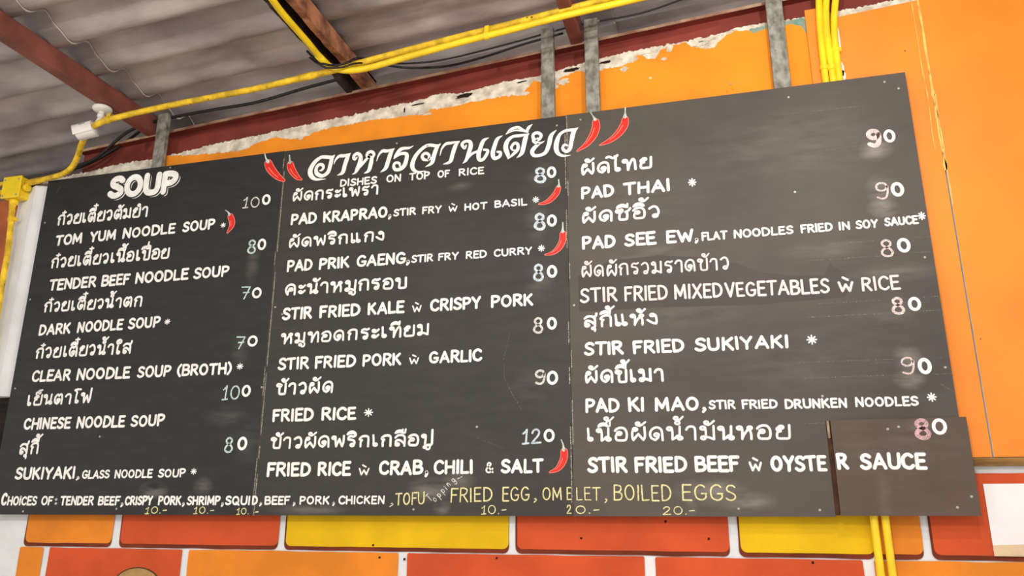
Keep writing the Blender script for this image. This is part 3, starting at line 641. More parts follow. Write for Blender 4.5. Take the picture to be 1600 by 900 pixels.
# ------------------------------------------------------------------ menu boards
SH = 1.4683                                 # height of a sheet
S1, S2, W3 = 1.2162, 2.4133, 3.600
def board(x0, x1, h, label, mtl, poly=None, y0=0.0, name='menu_board', group='black menu boards in a row'):
    t = empty(name, ((x0+x1)/2, y0+.0045, (poly[0][1] if poly else Z0)), label, 'menu board', group)
    poly = poly or [(x0, Z0), (x1, Z0), (x1, Z0+h), (x0, Z0+h)]
    bevel(MB().prism(poly, y0, y0+.0085, 0, 1).build('panel', [mtl, M['ply_edge']], t), .0012)
    return t
def sm(px, py, rx, rz, k): return (at(px, py), rx, rz, k)
R_B, SP = .6, .5
mL = board_mat('left_blackboard', (25, 24, 24), R_B, SP, [sm(395,410,.03,.09,.14), sm(375,545,.04,.06,.08), sm(350,650,.09,.04,.08), sm(316,760,.04,.03,.25), sm(240,765,.06,.03,.35), sm(385,690,.06,.08,.06)])
mM = board_mat('middle_blackboard', (44, 41, 35), R_B, SP, [sm(670,765,.07,.04,.3), sm(715,752,.06,.03,.35), sm(690,790,.03,.03,.3), sm(480,797,.14,.02,.22), sm(845,275,.05,.05,.1), sm(838,345,.04,.09,.12), sm(843,440,.05,.07,.1), sm(840,600,.08,.08,.05), sm(720,290,.05,.02,.1)])
mR = board_mat('right_blackboard', (72, 65, 57), R_B, SP, [sm(1368,235,.05,.035,.4), sm(1380,325,.045,.03,.45), sm(1378,295,.045,.05,.3), sm(1421,592,.042,.03,.5), sm(1418,560,.04,.05,.3), sm(1290,390,.14,.03,.12), sm(1400,425,.12,.03,.14), sm(1110,768,.10,.04,.3), sm(1165,785,.08,.03,.3), sm(1080,790,.02,.03,.25), sm(1030,395,.16,.03,.10), sm(1060,492,.2,.04,.09), sm(1240,225,.3,.12,.07), sm(1390,490,.1,.05,.10), sm(1280,560,.3,.1,.05), sm(1010,300,.2,.1,.05)])  # base lightened for the glare of the lamps as well as chalk dust
mP = board_mat('patch_blackboard', (80, 64, 53), R_B, SP, [sm(1440,670,.06,.04,.14), sm(1400,700,.16,.1,.07), sm(1380,770,.02,.08,.10)])
mF = mat('fresh_blackboard_paint', (63, 56, 50), R_B, SP, var=.06, scale=4)
bL = board(0, S1-.0015, SH, 'leftmost black menu board listing noodle soups, headed SOUP', mL)
bM = board(S1+.0015, S2-.001, SH-.001, 'middle black menu board headed by the big white brush-lettered Thai title', mM)
xk = at(1304, 730).x; zk = at(1400, 655).z
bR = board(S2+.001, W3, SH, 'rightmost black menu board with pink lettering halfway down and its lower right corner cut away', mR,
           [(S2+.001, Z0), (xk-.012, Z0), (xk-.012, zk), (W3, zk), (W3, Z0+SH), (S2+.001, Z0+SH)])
p0, p1 = at(1306, 730, -.012), at(1522, 730, -.012)
zp0, zp1 = at(1420, 806, -.012).z, at(1420, 653.5, -.012).z
bP = board(p0.x, p1.x, 0, 'small square black board patched over the lower right corner of the menu', mP,
           [(p0.x, zp0), (p1.x, zp0), (p1.x, zp1), (p0.x, zp1)], -.012, 'patch_board', None)
MB().box((p0.x-.03, .0088, zp0+.004), (p0.x+.03, .0205, zk-.004)).build('gap_strip', [M['strip_brown']], bP)  # dark brown strips filling the gap left of the patch
MB().box((p0.x-.0135, -.0005, zp0+.001), (p0.x-.0005, .0087, zk-.002)).build('gap_fill_strip', [M['strip_brown']], bP)
BY = {'L': (bL, 0.0), 'M': (bM, 0.0), 'R': (bR, 0.0), 'P': (bP, -.012)}

LAYER = [0]
class Pen:
    """flat paint strokes lying on a board face"""
    def __init__(s, y): s.mb = MB(); s.y = y
    def ribbon(s, pts, hw, closed=False, m=0, lift=.0005):
        hs = hw if isinstance(hw, list) else [hw]*len(pts)
        LAYER[0] = (LAYER[0]+1) % 40; y = s.y - lift - LAYER[0]*4e-6
        q = []
        for p, h in zip(pts, hs):
            if not q or math.hypot(p[0]-q[-1][0][0], p[1]-q[-1][0][1]) > 1e-5: q.append((p, h))
        if len(q) < 2: return
        if closed and math.hypot(q[0][0][0]-q[-1][0][0], q[0][0][1]-q[-1][0][1]) < 1e-4: q[-1] = q[0]
        n = len(q); v = []; dirs = []
        for k in range(n):
            a = q[max(k-1, 0)][0]; b = q[min(k+1, n-1)][0]
            if closed and k in (0, n-1): a, b = q[n-2][0], q[1][0]
            d = (b[0]-a[0], b[1]-a[1]); l = math.hypot(*d) or 1; d = (d[0]/l, d[1]/l); dirs.append(d)
            (x, z), h = q[k]; v += [(x-d[1]*h, y, z+d[0]*h), (x+d[1]*h, y, z-d[0]*h)]
        s.mb.add(v, [(2*k, 2*k+1, 2*k+3, 2*k+2) for k in range(n-1)], m)
        if not closed:
            for k, sg in ((0, -1), (n-1, 1)):
                (x, z), h = q[k]; d = dirs[k]; a0 = math.atan2(d[1], d[0])
                pts_ = [(x+h*math.cos(a0-sg*math.pi/2*(-1)+sg*0 - math.pi*j/6*1 if sg > 0 else a0+math.pi/2+math.pi*j/6), y, z+h*math.sin(a0+math.pi/2-math.pi*j/6 if sg > 0 else a0+math.pi/2+math.pi*j/6)) for j in range(7)]
                s.mb.add(pts_, [tuple(range(7))] if sg < 0 else [tuple(range(6, -1, -1))], m)
    def build(s, name, mats, parent, label=None): return s.mb.build(name, mats, parent, label=label)

def write(pen, text, x0, x1, A, B, h, w, y, jit=1.0, slant=0.0, m=0, off=(0, 0), lift=.0005, grow=0.0, seed=None):
    """one run of lettering between the pixel columns x0..x1 on the pixel baseline A-B, h pixels tall"""
    rnd = random.Random(seed if seed is not None else hash_(text, x0))
    def base(x): return A[1] + (B[1]-A[1])*(x-A[0])/((B[0]-A[0]) or 1)
    P0, P1 = at(x0, base(x0), y), at(x1, base(x1), y)
    xm = (x0+x1)/2; hm = at(xm, base(xm)-h, y).z - at(xm, base(xm), y).z
    pen_w = w*hm; H = hm - pen_w; Wd = math.hypot(P1.x-P0.x, P1.z-P0.z) - pen_w
    gl, tw = layout(text)
    d = (P1-P0).normalized(); ux, uz = d.x, d.z; sx = Wd/max(tw, .05); ox, oz = P0.x+ux*pen_w/2, P0.z+pen_w/2
    for st, gx, gy, ch in gl:
        rot = math.radians(rnd.uniform(-1.6, 1.6)*jit); dy = rnd.uniform(-.02, .02)*jit; sc = 1+rnd.uniform(-.03, .03)*jit
        ca, sa = math.cos(rot), math.sin(rot); wk = pen_w*(.85 if ch in MARKS else 1)*(1+rnd.uniform(-.06, .06)*jit)/2
        for p, cl in paths(st):
            q = []
            for a, b in p:
                a, b = a*sc, b*sc; a, b = a*ca-b*sa, a*sa+b*ca
                X = (gx+a+off[0]+slant*(b+gy))*sx; Z = (gy+b+dy+off[1])*H
                q.append((ox+ux*X, oz+uz*X+Z))
            pen.ribbon(q, wk+grow*hm, cl, m, lift)
def hash_(t, x): return sum(ord(c)*(i+3) for i, c in enumerate(t)) + int(x*7)

def line(b, runs, A, B, h, w=.205, mtl='paint', name='menu_word', jit=1.0, label=None, slant=0.0):
    t, y = BY[b]; pen = None
    for k, run in enumerate(runs):          # every word is a part; a comma or colon stays with the word before it
        if pen and run[0] not in ',:.': pen.build(name, [M[mtl]], t, label); pen = None
        pen = pen or Pen(y)
        text, x0, x1 = run[:3]; hh = run[3] if len(run) > 3 else h; dy = run[4] if len(run) > 4 else 0; ww = run[5] if len(run) > 5 else (.155 if text in 'w&' else w)
        write(pen, text, x0, x1, (A[0], A[1]+dy), (B[0], B[1]+dy), hh, ww, y, jit, slant)
    return pen.build(name, [M[mtl]], t, label)
TH = .182
# ---- left board
t, y = BY['L']; pen = Pen(y)
for off, grow, m, lf in (((.085, -.105), -.012, 0, .0004), ((.035, -.045), .022, 1, .0007), ((0, 0), 0, 0, .0010)):
    write(pen, 'SOUP', 166, 277, (166, 312), (277, 302.5), 36, .255, y, 0, 0, m, off, lf, grow)
pen.build('heading', [M['paint'], M['board_dark']], t, 'big white outlined heading')
line('L', [('ก๋วยเตี๋ยวต้มยำ', 88, 231)], (88, 353), (231, 339), 17, TH)
line('L', [('TOM', 85, 128), ('YUM', 139, 181), ('NOODLE', 190, 274), ('SOUP', 284, 336)], (85, 385), (336, 358), 17)
line('L', [('*', 344, 353)], (344, 357), (353, 356), 9, .14)
line('L', [('ก๋วยเตี๋ยวเนื้อเปื่อย', 78, 265)], (78, 420), (265, 404), 17.5, TH)
line('L', [('TENDER', 75, 150), ('BEEF', 157, 202), ('NOODLE', 210, 294), ('SOUP', 301, 358)], (75, 455), (358, 432), 18)
line('L', [('ก๋วยเตี๋ยวน้ำตก', 67, 222)], (67, 489), (222, 479), 17, TH)
line('L', [('DARK', 59, 110), ('NOODLE', 119, 192), ('SOUP', 199, 250)], (59, 525), (250, 511.5), 18)
line('L', [('*', 256, 266)], (256, 508), (266, 507), 10, .14)
line('L', [('ก๋วยเตี๋ยวน้ำใส', 54, 206)], (54, 561), (206, 553), 18, TH)
line('L', [('CLEAR', 48, 110), ('NOODLE', 118, 203), ('SOUP', 213, 267), ('(BROTH)', 275, 362)], (48, 597.5), (362, 585), 19)
line('L', [('*', 369, 380)], (369, 578.5), (380, 578), 11, .14)
line('L', [('เย็นตาโฟ', 40, 142)], (40, 635), (142, 630), 18, TH)
line('L', [('CHINESE', 35.5, 110), ('NOODLE', 118, 195), ('SOUP', 203, 257)], (35, 672), (257, 666), 19)
line('L', [('สุกี้', 28.5, 60)], (28, 711), (60, 709.5), 19, TH)
line('L', [('SUKIYAKI', 22, 117), (',', 118, 125, 14), ('GLASS', 127, 171, 14), ('NOODLE', 178, 238, 14), ('SOUP', 246, 290, 14)], (22, 750), (290, 746), 20)
line('L', [('*', 297, 307.5)], (297, 742), (307, 742), 11, .14)
line('L', [('C', 0, 10, 21), ('HOiCES', 10, 57), ('OF', 63, 82), (':', 84, 90, 14), ('TENDER', 93, 146), ('BEEF', 152, 187), (',', 188, 193), ('CRISPY', 194, 238), ('PORK', 246, 283), (',', 284, 289), ('SHRIMP', 291, 344), (',', 345, 350), ('SQUI', 351, 391)], (0, 790), (391, 789.5), 15)
# ---- middle board
line('M', [('D', 393, 402.5)], (393, 789.3), (403, 789), 14.5)
TT = [  # brush-lettered Thai title: strokes as (x, y, width) in the photograph, tenths of a pixel from each patch corner
 ((470, 215), [
  [(530,275,10),(495,310,50),(405,305,55),(315,310,52),(215,390,65),(150,510,75),(165,600,70),(240,652,42),(390,648,8)],
  [(530,272,10),(490,320,56),(465,420,64),(425,540,62),(340,598,55),(255,565,62),(240,495,52),(275,430,48),(335,425,48),(355,470,42),(325,510,34),(290,515,12)],
  [(520,415,8),(548,345,30),(605,290,50),(680,285,50),(775,247,12)], [(778,243,10),(735,300,62),(690,430,66),(655,545,60),(570,592,8)],
  [(880,305,20),(850,340,40),(828,320,48),(840,275,50),(890,250,50),(935,295,60),(925,390,72),(885,490,66),(850,550,36),(805,575,8)],
  [(870,520,24),(945,435,42),(1020,345,44),(1060,305,36)], [(1075,310,34),(1035,285,48),(1055,235,50),(1110,222,48),(1145,262,44),(1115,310,44),(1060,300,40)],
  [(1112,315,56),(1095,410,66),(1062,515,56),(990,562,8)],
  [(1185,370,8),(1218,275,30),(1278,210,50),(1350,210,50),(1462,173,10)], [(1465,170,10),(1412,230,62),(1362,380,68),(1325,480,60),(1245,543,8)]]),
 ((620, 200), [
  [(-45,480,10),(-15,425,42),(55,340,60),(120,318,48),(195,312,36),(262,278,6)],
  [(-45,482,10),(55,408,44),(140,402,54),(158,450,62),(125,575,68),(60,640,60),(-20,650,52),(-48,600,46),(-25,548,42),(35,550,40),(52,600,28)],
  [(685,245,10),(635,280,48),(500,270,52),(405,318,56),(300,430,62),(245,560,70),(258,645,58),(330,688,36),(452,670,6)],
  [(682,245,10),(622,320,62),(582,430,68),(548,545,58),(448,610,8)], [(490,505,34),(420,490,50),(400,435,48),(450,395,48),(505,425,42),(500,490,40),(530,470,40)],
  [(675,435,8),(705,325,30),(768,250,46),(850,235,46),(982,208,10)], [(982,208,10),(922,270,62),(872,410,66),(835,525,58),(725,568,8)],
  [(1085,270,24),(1060,318,42),(1020,255,50),(1070,210,48),(1140,215,56),(1155,285,70),(1122,400,66),(1085,500,52),(1030,556,8)],
  [(1110,475,26),(1180,402,42),(1265,365,38)], [(1437,153,8),(1355,200,60),(1308,310,66),(1278,420,70),(1292,495,60),(1350,490,54),(1408,405,52),(1420,350,44),(1360,340,34)]]),
 ((750, 180), [
  [(350,320,8),(275,370,56),(232,470,66),(200,595,70),(228,675,58),(305,645,54),(320,585,48),(275,572,36)],
  [(440,688,10),(438,625,60),(402,510,76),(430,405,66),(515,335,48),(640,318,50),(765,292,14)], [(765,290,12),(718,340,70),(684,480,72),(652,595,64),(575,668,8)],
  [(440,682,12),(520,610,48),(588,535,56),(592,460,50),(540,438,46),(492,500,46),(510,545,26),(545,545,18)],
  [(400,302,6),(480,225,44),(590,190,46),(670,235,46),(745,262,34)], [(818,142,8),(765,190,52),(735,240,46)], [(405,300,6),(540,240,24),(690,250,26)],
  [(905,355,22),(870,390,48),(828,345,50),(845,290,50),(910,278,52),(955,315,50),(930,375,44),(880,405,34)], [(1010,405,6),(960,430,30),(880,440,46)],
  [(835,370,44),(838,410,44),(885,440,44),(925,445,40),(850,510,66),(815,575,66),(848,630,56),(945,625,52),(1030,575,62),(1080,450,72),(1112,320,66),(1192,233,8)],
  [(1530,195,8),(1475,228,54),(1350,240,46),(1250,300,52),(1200,420,76),(1192,530,76),(1228,605,56),(1310,635,36),(1418,625,6)],
  [(1532,193,8),(1462,270,70),(1432,400,66),(1402,530,62),(1340,565,52),(1292,520,46),(1320,462,38),(1365,475,32)]])]
t, y = BY['M']; pen = Pen(y)
for (cx, cy), strokes in TT:
    for st in strokes:
        q = catmull(st, 8); pts = []; hs = []
        for a, b_, wd_ in q:
            p = at(cx+a/10, cy+b_/10, y); p2 = at(cx+a/10+1, cy+b_/10, y); pts.append((p.x, p.z)); hs.append(max(.25, wd_/20)*(p2.x-p.x)*.98)
        pen.ribbon(pts, hs)
pen.build('heading', [M['paint']], t, 'big white brush-lettered Thai title')
line('M', [('DISHES', 530.5, 589), ('ON', 603, 627), ('TOP', 639, 672), ('OF', 683, 703), ('RICE', 716, 757)], (530, 292.5), (757, 272), 12, .2)
line('M', [('ผัดกระเพรา', 456, 592)], (456, 316), (592, 304), 16, TH)
line('M', [('PAD', 453, 495), ('KRAPRAO', 504, 606), (',', 606, 612), ('STIR', 614, 650, 12, -1), ('FRY', 659, 690, 12, -1), ('w', 700, 715, 13, -1), ('HOT', 725, 762, 12, -1), ('BASIL', 772, 824, 12, -2)], (453, 352.5), (824, 323), 18)
line('M', [('*', 832, 843)], (832, 318), (843, 317.5), 11, .14)
line('M', [('ผัดพริกแกง', 450, 602)], (450, 388.5), (602, 376.5), 17, TH)
line('M', [('PAD', 447, 488), ('PRIK', 497, 546), ('GAENG', 556, 634), (',', 634, 641), ('STIR', 642, 677, 12.5, -.5), ('FRY', 684, 717, 12.5, -.5), ('RED', 727, 761, 12.5, -.5), ('CURRY', 771, 832, 12.5, -.5)], (447, 425.5), (832, 398), 18.5)
line('M', [('*', 840, 852)], (840, 394), (852, 393.5), 12, .14)
line('M', [('คะน้าหมูกรอบ', 444, 637)], (444, 462.5), (637, 451), 19, TH)
line('M', [('STIR', 440, 488), ('FRIED', 498, 563.5), ('KALE', 573.5, 632), ('w', 643.5, 659, 15, -.5), ('CRISPY', 671, 752.5), ('PORK', 766, 834)], (440, 501), (834, 477.5), 20)
line('M', [('หมูทอดกระเทียม', 438, 671.5)], (438, 539), (671, 524.5), 19, TH)
line('M', [('STIR', 433, 483), ('FRIED', 491, 556), ('PORK', 565, 627.5), ('w', 638.5, 655.5, 15, -.5), ('GARLIC', 669.5, 753.5)], (433, 579), (753, 565), 20)
line('M', [('ข้าวผัด', 430.5, 522)], (430, 618), (522, 614), 20, TH)
line('M', [('FRIED', 424.5, 490), ('RICE', 501, 557)], (424, 660), (557, 656), 21)
line('M', [('*', 568, 583)], (568, 652), (583, 651.5), 14, .14)
line('M', [('ข้าวผัดพริกเกลือปู', 421.5, 678)], (421, 702), (678, 697), 20, TH)
line('M', [('FRIED', 415.5, 486), ('RICE', 495, 548), ('w', 559.5, 578, 17, -.5), ('CRAB', 591, 661), (',', 663, 670), ('CHILI', 676.5, 740), ('&', 757, 772, 18, -1), ('SALT', 782, 850)], (415.5, 745.5), (850, 739), 23)
line('M', [(',', 404.5, 410), ('BEEF', 412.5, 453), (',', 457, 462), ('PORK', 467, 515), (',', 519, 523.5), ('CHICKEN', 528, 601.5)], (404, 789), (601, 788), 14, .2)
line('M', [(',', 608, 616, 16)], (608, 789), (616, 789), 16, .1, 'chalk_white')
line('M', [('TOFU', 617, 664)], (617, 790), (664, 788), 20, .11, 'chalk_yellow', label='thin yellow chalk word')
t, y = BY['M']; pen = Pen(y)          # the slanting chalk word
for ch, x, yb, s_ in (('T_', 672.5, 784, 13), ('o', 680, 784.5, 11), ('p', 686.5, 778, 11), ('p', 692.5, 771, 11), ('i', 698.5, 765.5, 8), ('n', 701.5, 761, 11), ('g', 709, 754.5, 11)):
    for p, cl in paths(LATIN[ch][1]):
        q = []
        for a, b_ in p:
            a, b_ = a*s_*.92, b_*s_*.92; r_ = math.radians(43); P = at(x+a*math.cos(r_)-b_*math.sin(r_), yb-a*math.sin(r_)-b_*math.cos(r_), y); q.append((P.x, P.z))
        pen.ribbon(q, .0013, cl)
q = [at(715+k, 748.5-k*.45-(1 if k % 2 else 0), y) for k in range(8)]; pen.ribbon([(p.x, p.z) for p in q], .0013)
pen.build('menu_word', [M['chalk_white']], t, 'small slanting chalk word')
line('M', [('FRIED', 703, 770), ('EGG', 784, 828), (',', 833, 840, 18), ('OM', 847, 879, 21), ('E', 885, 893.5, 20)], (703, 785.5), (893, 781), 23, .1, 'chalk_yellow', label='thin yellow chalk words')
line('M', [('10.-', 752, 792)], (752, 804.5), (792, 803), 15, .1, 'chalk_yellow', 'price')
line('L', [('10.-', 226, 261)], (226, 803.5), (261, 802.5), 12, .13, 'chalk_yellow', 'price')
line('L', [('10.-', 302, 335)], (302, 803.5), (335, 802.5), 12, .12, 'chalk_yellow', 'price')
line('L', [('10.', 369, 389)], (369, 804.5), (389, 804), 11, .12, 'chalk_yellow', 'price')
line('M', [('-', 398, 404)], (398, 806), (404, 806), 14, .12, 'chalk_yellow', 'price')
# ---- right board
line('R', [('LET', 900, 939), (',', 944, 950, 18), ('BOILED', 958, 1050, 26), ('EGGS', 1065, 1152, 26, -1)], (900, 782), (1152, 784), 21, .09, 'chalk_yellow', label='thin yellow chalk words')
line('M', [('2', 885, 893.5)], (885, 803.5), (894, 803.5), 15, .12, 'chalk_yellow', 'price')
line('R', [('0.-', 899, 938)], (899, 803.5), (938, 802.5), 14, .12, 'chalk_yellow', 'price')
line('R', [('20.-', 1035, 1087)], (1035, 805), (1087, 804), 14, .11, 'chalk_yellow', 'price')
line('R', [('ผัดไทย', 907, 1021)], (907, 275), (1021, 263), 20, TH)
line('R', [('PAD', 907, 961), ('THAI', 974, 1048.5)], (907, 312.5), (1048, 298.5), 20.5)
line('R', [('*', 1075, 1089)], (1075, 292.5), (1089, 291.5), 14, .14)
line('R', [('ผัดซีอิ้ว', 908, 1034)], (908, 350.5), (1034, 340), 20, TH)
line('R', [('PAD', 908.5, 962.5), ('SEE', 975, 1026), ('EW', 1040, 1086), (',', 1085, 1092, 18), ('FLAT', 1096, 1137, 14), ('NOODLES', 1146, 1241, 14), ('FRIED', 1251, 1302, 14), ('IN', 1310, 1330, 14), ('SOY', 1337, 1373, 14), ('SAUCE', 1382, 1436, 14, -1)], (908, 391), (1436, 351), 21)
line('R', [('*', 1434, 1448)], (1434, 344.5), (1448, 344), 14, .14)
line('R', [('ผัดผักรวมราดข้าว', 908, 1141)], (908, 434.5), (1141, 421.5), 20, .14, 'pink_paint', label='pink lettering')
line('R', [('STIR', 905.5, 966), ('FRIED', 975, 1045), ('MIXED', 1053, 1131), ('VEGETABLES', 1133, 1298), ('w', 1309, 1336, 24, -1), ('RICE', 1346, 1408, 23, -1)], (905, 474), (1408, 454), 24, .15, 'pink_paint', label='pink lettering')
line('R', [('สุกี้แห้ง', 911, 1030)], (911, 512.5), (1030, 508), 20, TH)
line('R', [('STIR', 912, 975), ('FRIED', 988.5, 1071), ('SUKIYAKI', 1085, 1234)], (912, 556.5), (1234, 544), 22)
line('R', [('*', 1260.5, 1278)], (1260, 539), (1278, 538.5), 16, .14)
line('R', [('ผัดขี้เมา', 913, 1040)], (913, 600), (1040, 597), 22, TH)
line('R', [('PAD', 913.5, 969), ('KI', 981, 1008), ('MAO', 1022.5, 1094), (',', 1096, 1105, 20), ('STIR', 1107, 1150, 15, -1.5), ('FRIED', 1159, 1216, 15, -1), ('DRUNKEN', 1226, 1325, 16), ('NOODLES', 1336, 1437, 16, -.5)], (913, 645.5), (1437, 635), 23)
line('R', [('*', 1449, 1465)], (1449, 628.5), (1465, 628), 15, .14)
line('R', [('เนื้อผัดน้ำมันหอย', 915, 1238)], (915, 691), (1238, 687), 24, .155)
line('R', [('STIR', 917, 981.5), ('FRIED', 991, 1075), ('BEEF', 1085, 1157), ('w', 1170, 1192, 21, -1), ('OYSTE', 1204, 1294)], (917, 739.5), (1294, 737), 26)
line('P', [('R', 1307.5, 1328), ('SAUCE', 1344, 1450)], (1307, 734.5), (1450, 734), 27)
# ---- prices: the first digits are chalked in, the last nought is painted
def price(b, ch, box, zero, mtl, w=.13, double=False):
    t, y = BY[b]; pen = Pen(y); x0, x1, y0, y1 = box
    for k in range(2 if double else 1):
        write(pen, ch, x0+k*1.2, x1+k*.8, (x0, y1+k*.8), (x1, y1-(1.5 if len(ch) > 1 else 0)+k*.8), y1-y0, w, y, 0.6, seed=k*17+3)
    z0, z1, zb_, zh = zero
    write(pen, '0', z0, z1, (z0, zb_), (z1, zb_-.6), zh, .2, y, .8, m=1)
    pen.build('price', [M[mtl], M['paint']], t)
price('L', '10', (378.5, 406, 308, 326), (408, 423, 321, 17.5), 'chalk_white', .1)
price('L', '8', (385, 400, 374, 397), (401, 416, 392, 19), 'chalk_green', .12)
price('L', '7', (375, 390, 447, 468), (392, 409, 467, 18), 'chalk_green', .1)
price('L', '7', (367, 382, 525, 546), (385, 402.5, 542.5, 18), 'chalk_green', .1)
price('L', '10', (346, 375, 602, 626), (376, 392, 621, 20), 'chalk_green', .1)
price('L', '8', (349, 364, 682, 708), (369, 386.5, 704.5, 23), 'chalk_green', .12)
price('M', '8', (833.5, 854, 261, 286), (854, 870.5, 279, 19), 'chalk_blue', .13, True)
price('M', '8', (833, 853, 332, 360), (854, 871.5, 355, 20), 'chalk_blue', .13, True)
price('M', '8', (832, 851, 411.5, 440), (854, 872, 435, 21), 'chalk_blue', .13)
price('M', '8', (832, 850, 495, 521.5), (854, 871.5, 516, 21), 'chalk_white', .13)
price('M', '9', (834.5, 853.5, 577, 602), (853, 873, 602, 23), 'chalk_white', .14)
price('M', '12', (815.5, 847, 670, 695), (848.5, 868, 692, 22), 'chalk_blue', .12)
price('R', '9', (1354, 1380, 201, 231), (1380.5, 1401.5, 224, 22), 'chalk_pink', .2, True)
price('R', '9', (1368, 1392, 284, 312.5), (1392.5, 1415.5, 308, 24), 'chalk_pink', .1)
price('R', '8', (1376, 1399, 373, 402), (1402, 1425.5, 395.5, 24), 'chalk_pink', .11)
price('R', '8', (1393, 1416.5, 463, 492), (1419, 1441.5, 487, 23), 'chalk_pink', .14)
price('R', '9', (1408, 1432.5, 557, 586), (1435, 1459, 586, 27), 'chalk_pink', .1)
price('P', '8', (1429, 1457, 652.5, 687), (1456, 1482.5, 680.5, 27), 'chalk_rose', .17, True)

# ---- painted chilies
def chili(b, stem, body, label=None):
    t, y = BY[b]; pen = Pen(y)
    def run(pts, m, lift, k=1.0, add=0.0):
        q = catmull(pts, 8); P = [at(a, b_, y) for a, b_, w_ in q]; s_ = at(q[0][0]+1, q[0][1], y).x - P[0].x
        pen.ribbon([(p.x, p.z) for p in P], [max(.2, (w_*k+add)/2)*s_ for a, b_, w_ in q], False, m, lift)
    run(body, 1, .0004, 1, 1.6); run(body, 0, .0008)
    n = len(body); hl = [(a-w_*.18, b_, max(.3, w_*.09)) for a, b_, w_ in body[1:n-1]]
    if len(hl) > 1: run(hl, 1, .0011)
    run(stem, 2, .0012)
    pen.build('chili_painting', [M['chili_red'], M['chili_light'], M['stem']], t, label)
chili('L', [(414, 240.5, 1.6), (416, 248, 2.2), (419, 253, 5)], [(419, 255, 10), (422, 262, 11), (428, 270, 9.5), (436, 277.5, 7), (443.5, 282, 3)], 'red painted chili')
chili('M', [(452.5, 243, 1.8), (453, 250, 2.4), (453, 254, 5)], [(453.5, 257, 9), (455.5, 264, 9.5), (460, 271.5, 8), (466, 278, 5), (471, 280.5, 1.5)], 'red painted chili')
chili('R', [(923, 176, 1.6), (927, 182, 2), (930, 187, 5)], [(931, 190.5, 10), (931, 200, 11.5), (926, 213, 11), (916, 226, 7), (902, 236, 1.2)], 'red painted chili')
chili('R', [(977, 168.5, 2), (977, 176, 2.2), (976.5, 182.5, 6)], [(977, 186, 9), (975, 196, 11.5), (967, 208, 10.5), (954, 219, 7), (937.5, 227, 1.2)], 'red painted chili')
chili('L', [(352.5, 328.5, 1.4), (357, 332, 1.8), (358.5, 335.5, 4)], [(360, 338, 7), (362.5, 345, 7.5), (362, 353, 6.5), (355.5, 363.5, 1.2)], 'small red painted chili')
chili('M', [(873, 281, 2), (873.5, 287, 2.2), (873, 291, 5)], [(872.5, 293.5, 7), (869, 302, 8.5), (860, 312, 7.5), (851, 317, 4.5), (842.5, 319, 1.2)], 'red painted chili')
chili('M', [(879.5, 348, 2), (879.5, 356, 2.6), (879, 362, 5)], [(879.5, 365, 8.5), (879, 376, 9.5), (872.5, 388, 8.5), (863, 395.5, 5), (852, 398, 1.2)], 'red painted chili')
chili('M', [(877, 687, 1.8), (880, 695, 2), (881, 703, 5)], [(881.5, 705.5, 10), (881, 716, 10), (876, 727, 9), (869, 734, 5.5), (859, 738, 1.4)], 'red painted chili')

t, y = BY['R']; fp = [at(a, b_, y-.0002) for a, b_ in ((903,432),(930,416),(962,406),(1030,399),(1100,402),(1150,411),(1190,425),(1240,431),(1288,430),(1297,409),(1304,418),(1318,424),(1332,446),(1320,464),(1180,476),(1040,480),(905,487))]
MB().add([(p.x, y-.0002, p.z) for p in fp], [tuple(range(len(fp)))]).build('repainted_area', [mF], t, label='slightly darker repainted area')
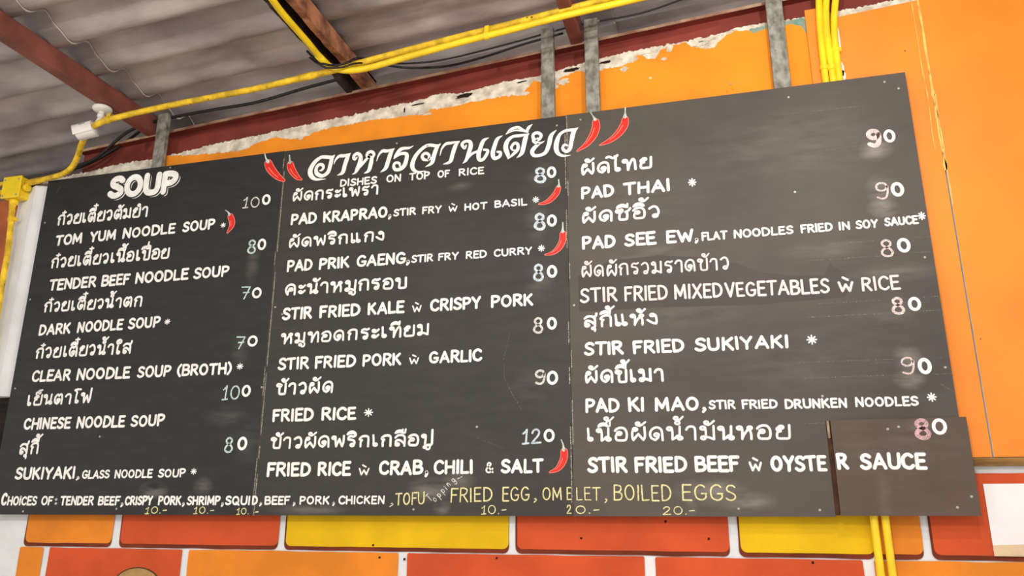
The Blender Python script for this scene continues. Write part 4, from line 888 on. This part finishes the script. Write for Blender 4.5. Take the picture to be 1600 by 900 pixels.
# ---- ruled chalk lines, worn joints, screws
def rule(b, pts, wpx, mtl='chalk_faint', name='ruled_line'):
    t, y = BY[b]; pen = Pen(y)
    P = [at(px, py, y) for px, py in pts]; pen.ribbon([(p.x, p.z) for p in P], wpx/2*.0024, False, 0, .0002); pen.build(name, [M[mtl]], t)
for pts in ([(1285,381.5),(1366,376.5)],[(1320,403),(1375,400)],[(1260,407),(1330,404)],[(1278,474.5),(1375,469)],[(1258,496),(1376,490)],[(1245,566.5),(1404,561)],[(1256,591),(1405,586)],[(1430,371),(1458,369.5)],[(1425,395),(1456,393)],[(1440,464),(1466,463)],[(1442,486),(1470,484.5)],[(1460,560),(1482,558.5)],[(1462,585),(1488,583.5)],[(1360,569),(1378,566),(1395,567)],[(1470,600),(1490,612)],[(1258,662),(1292,661)],[(1210,180),(1350,165)],[(1255,240),(1352,226)]):
    rule('R', pts, .9)
rule('M', [(797, 520), (787, 560), (788, 590), (800, 615), (815, 640)], .8)
rule('L', [(95, 290), (88, 302)], 1.2); rule('M', [(786, 700), (745, 684)], .6)
for b, xj, segs, wd_ in (('L', S1-.0035, ((.02,.05),(.3,.34),(.62,.7),(.86,.95)), 1.4), ('M', S1+.004, ((.06,.3),(.36,.62),(.64,.8),(.83,.86),(.9,1.0)), 1.7), ('M', S2-.004, ((.05,.2),(.26,.36),(.55,.6),(.66,.7),(.8,.97)), 1.6), ('R', S2+.0035, ((.0,.1),(.18,.22),(.4,.44),(.62,.66),(.74,.84)), 1.6)):
    t, y = BY[b]
    for a, c_ in segs:
        pen = Pen(y); pen.ribbon([(xj+.0008*noise.noise(Vector((k*.7+a*40, 2, 3))), Z0+SH*.995*(1-a-(c_-a)*k/8)) for k in range(9)], wd_/2*.0024, False, 0, .0003); pen.build('worn_joint', [M['worn']], t)
pen = Pen(-.0006); q = [at(1301, 659+k*4, 0) for k in range(7)]; pen.ribbon([(p0.x-.008, p.z) for p in q], .0035, False, 0, .0003); pen.build('worn_edge', [M['ply_edge']], bP)
SCREWS = {'L': [(70,348),(47,468),(23.5,607),(36,799),(182,795),(266,262),(156,682)], 'M': [(430,480),(441,491),(409,605),(668,228),(870,196),(745,667),(646,796),(620,224)], 'R': [(907,187),(1232,152),(1382,128),(1404,138),(1242,300),(1477,574),(1281,797),(1154,795),(1445,402),(1142,131),(897,477),(1285,619)], 'P': [(1387,670.5),(1496,793),(1518,776),(1404,667)]}
for b, pts in SCREWS.items():
    t, y = BY[b]
    for px, py in pts:
        c = at(px, py, y); MB().lathe((c.x, y+.002, c.z), (0, -1, 0), [(.0042, 0), (.0042, .0026), (.003, .0034)], 12).build('screw', [M['screw']], t)
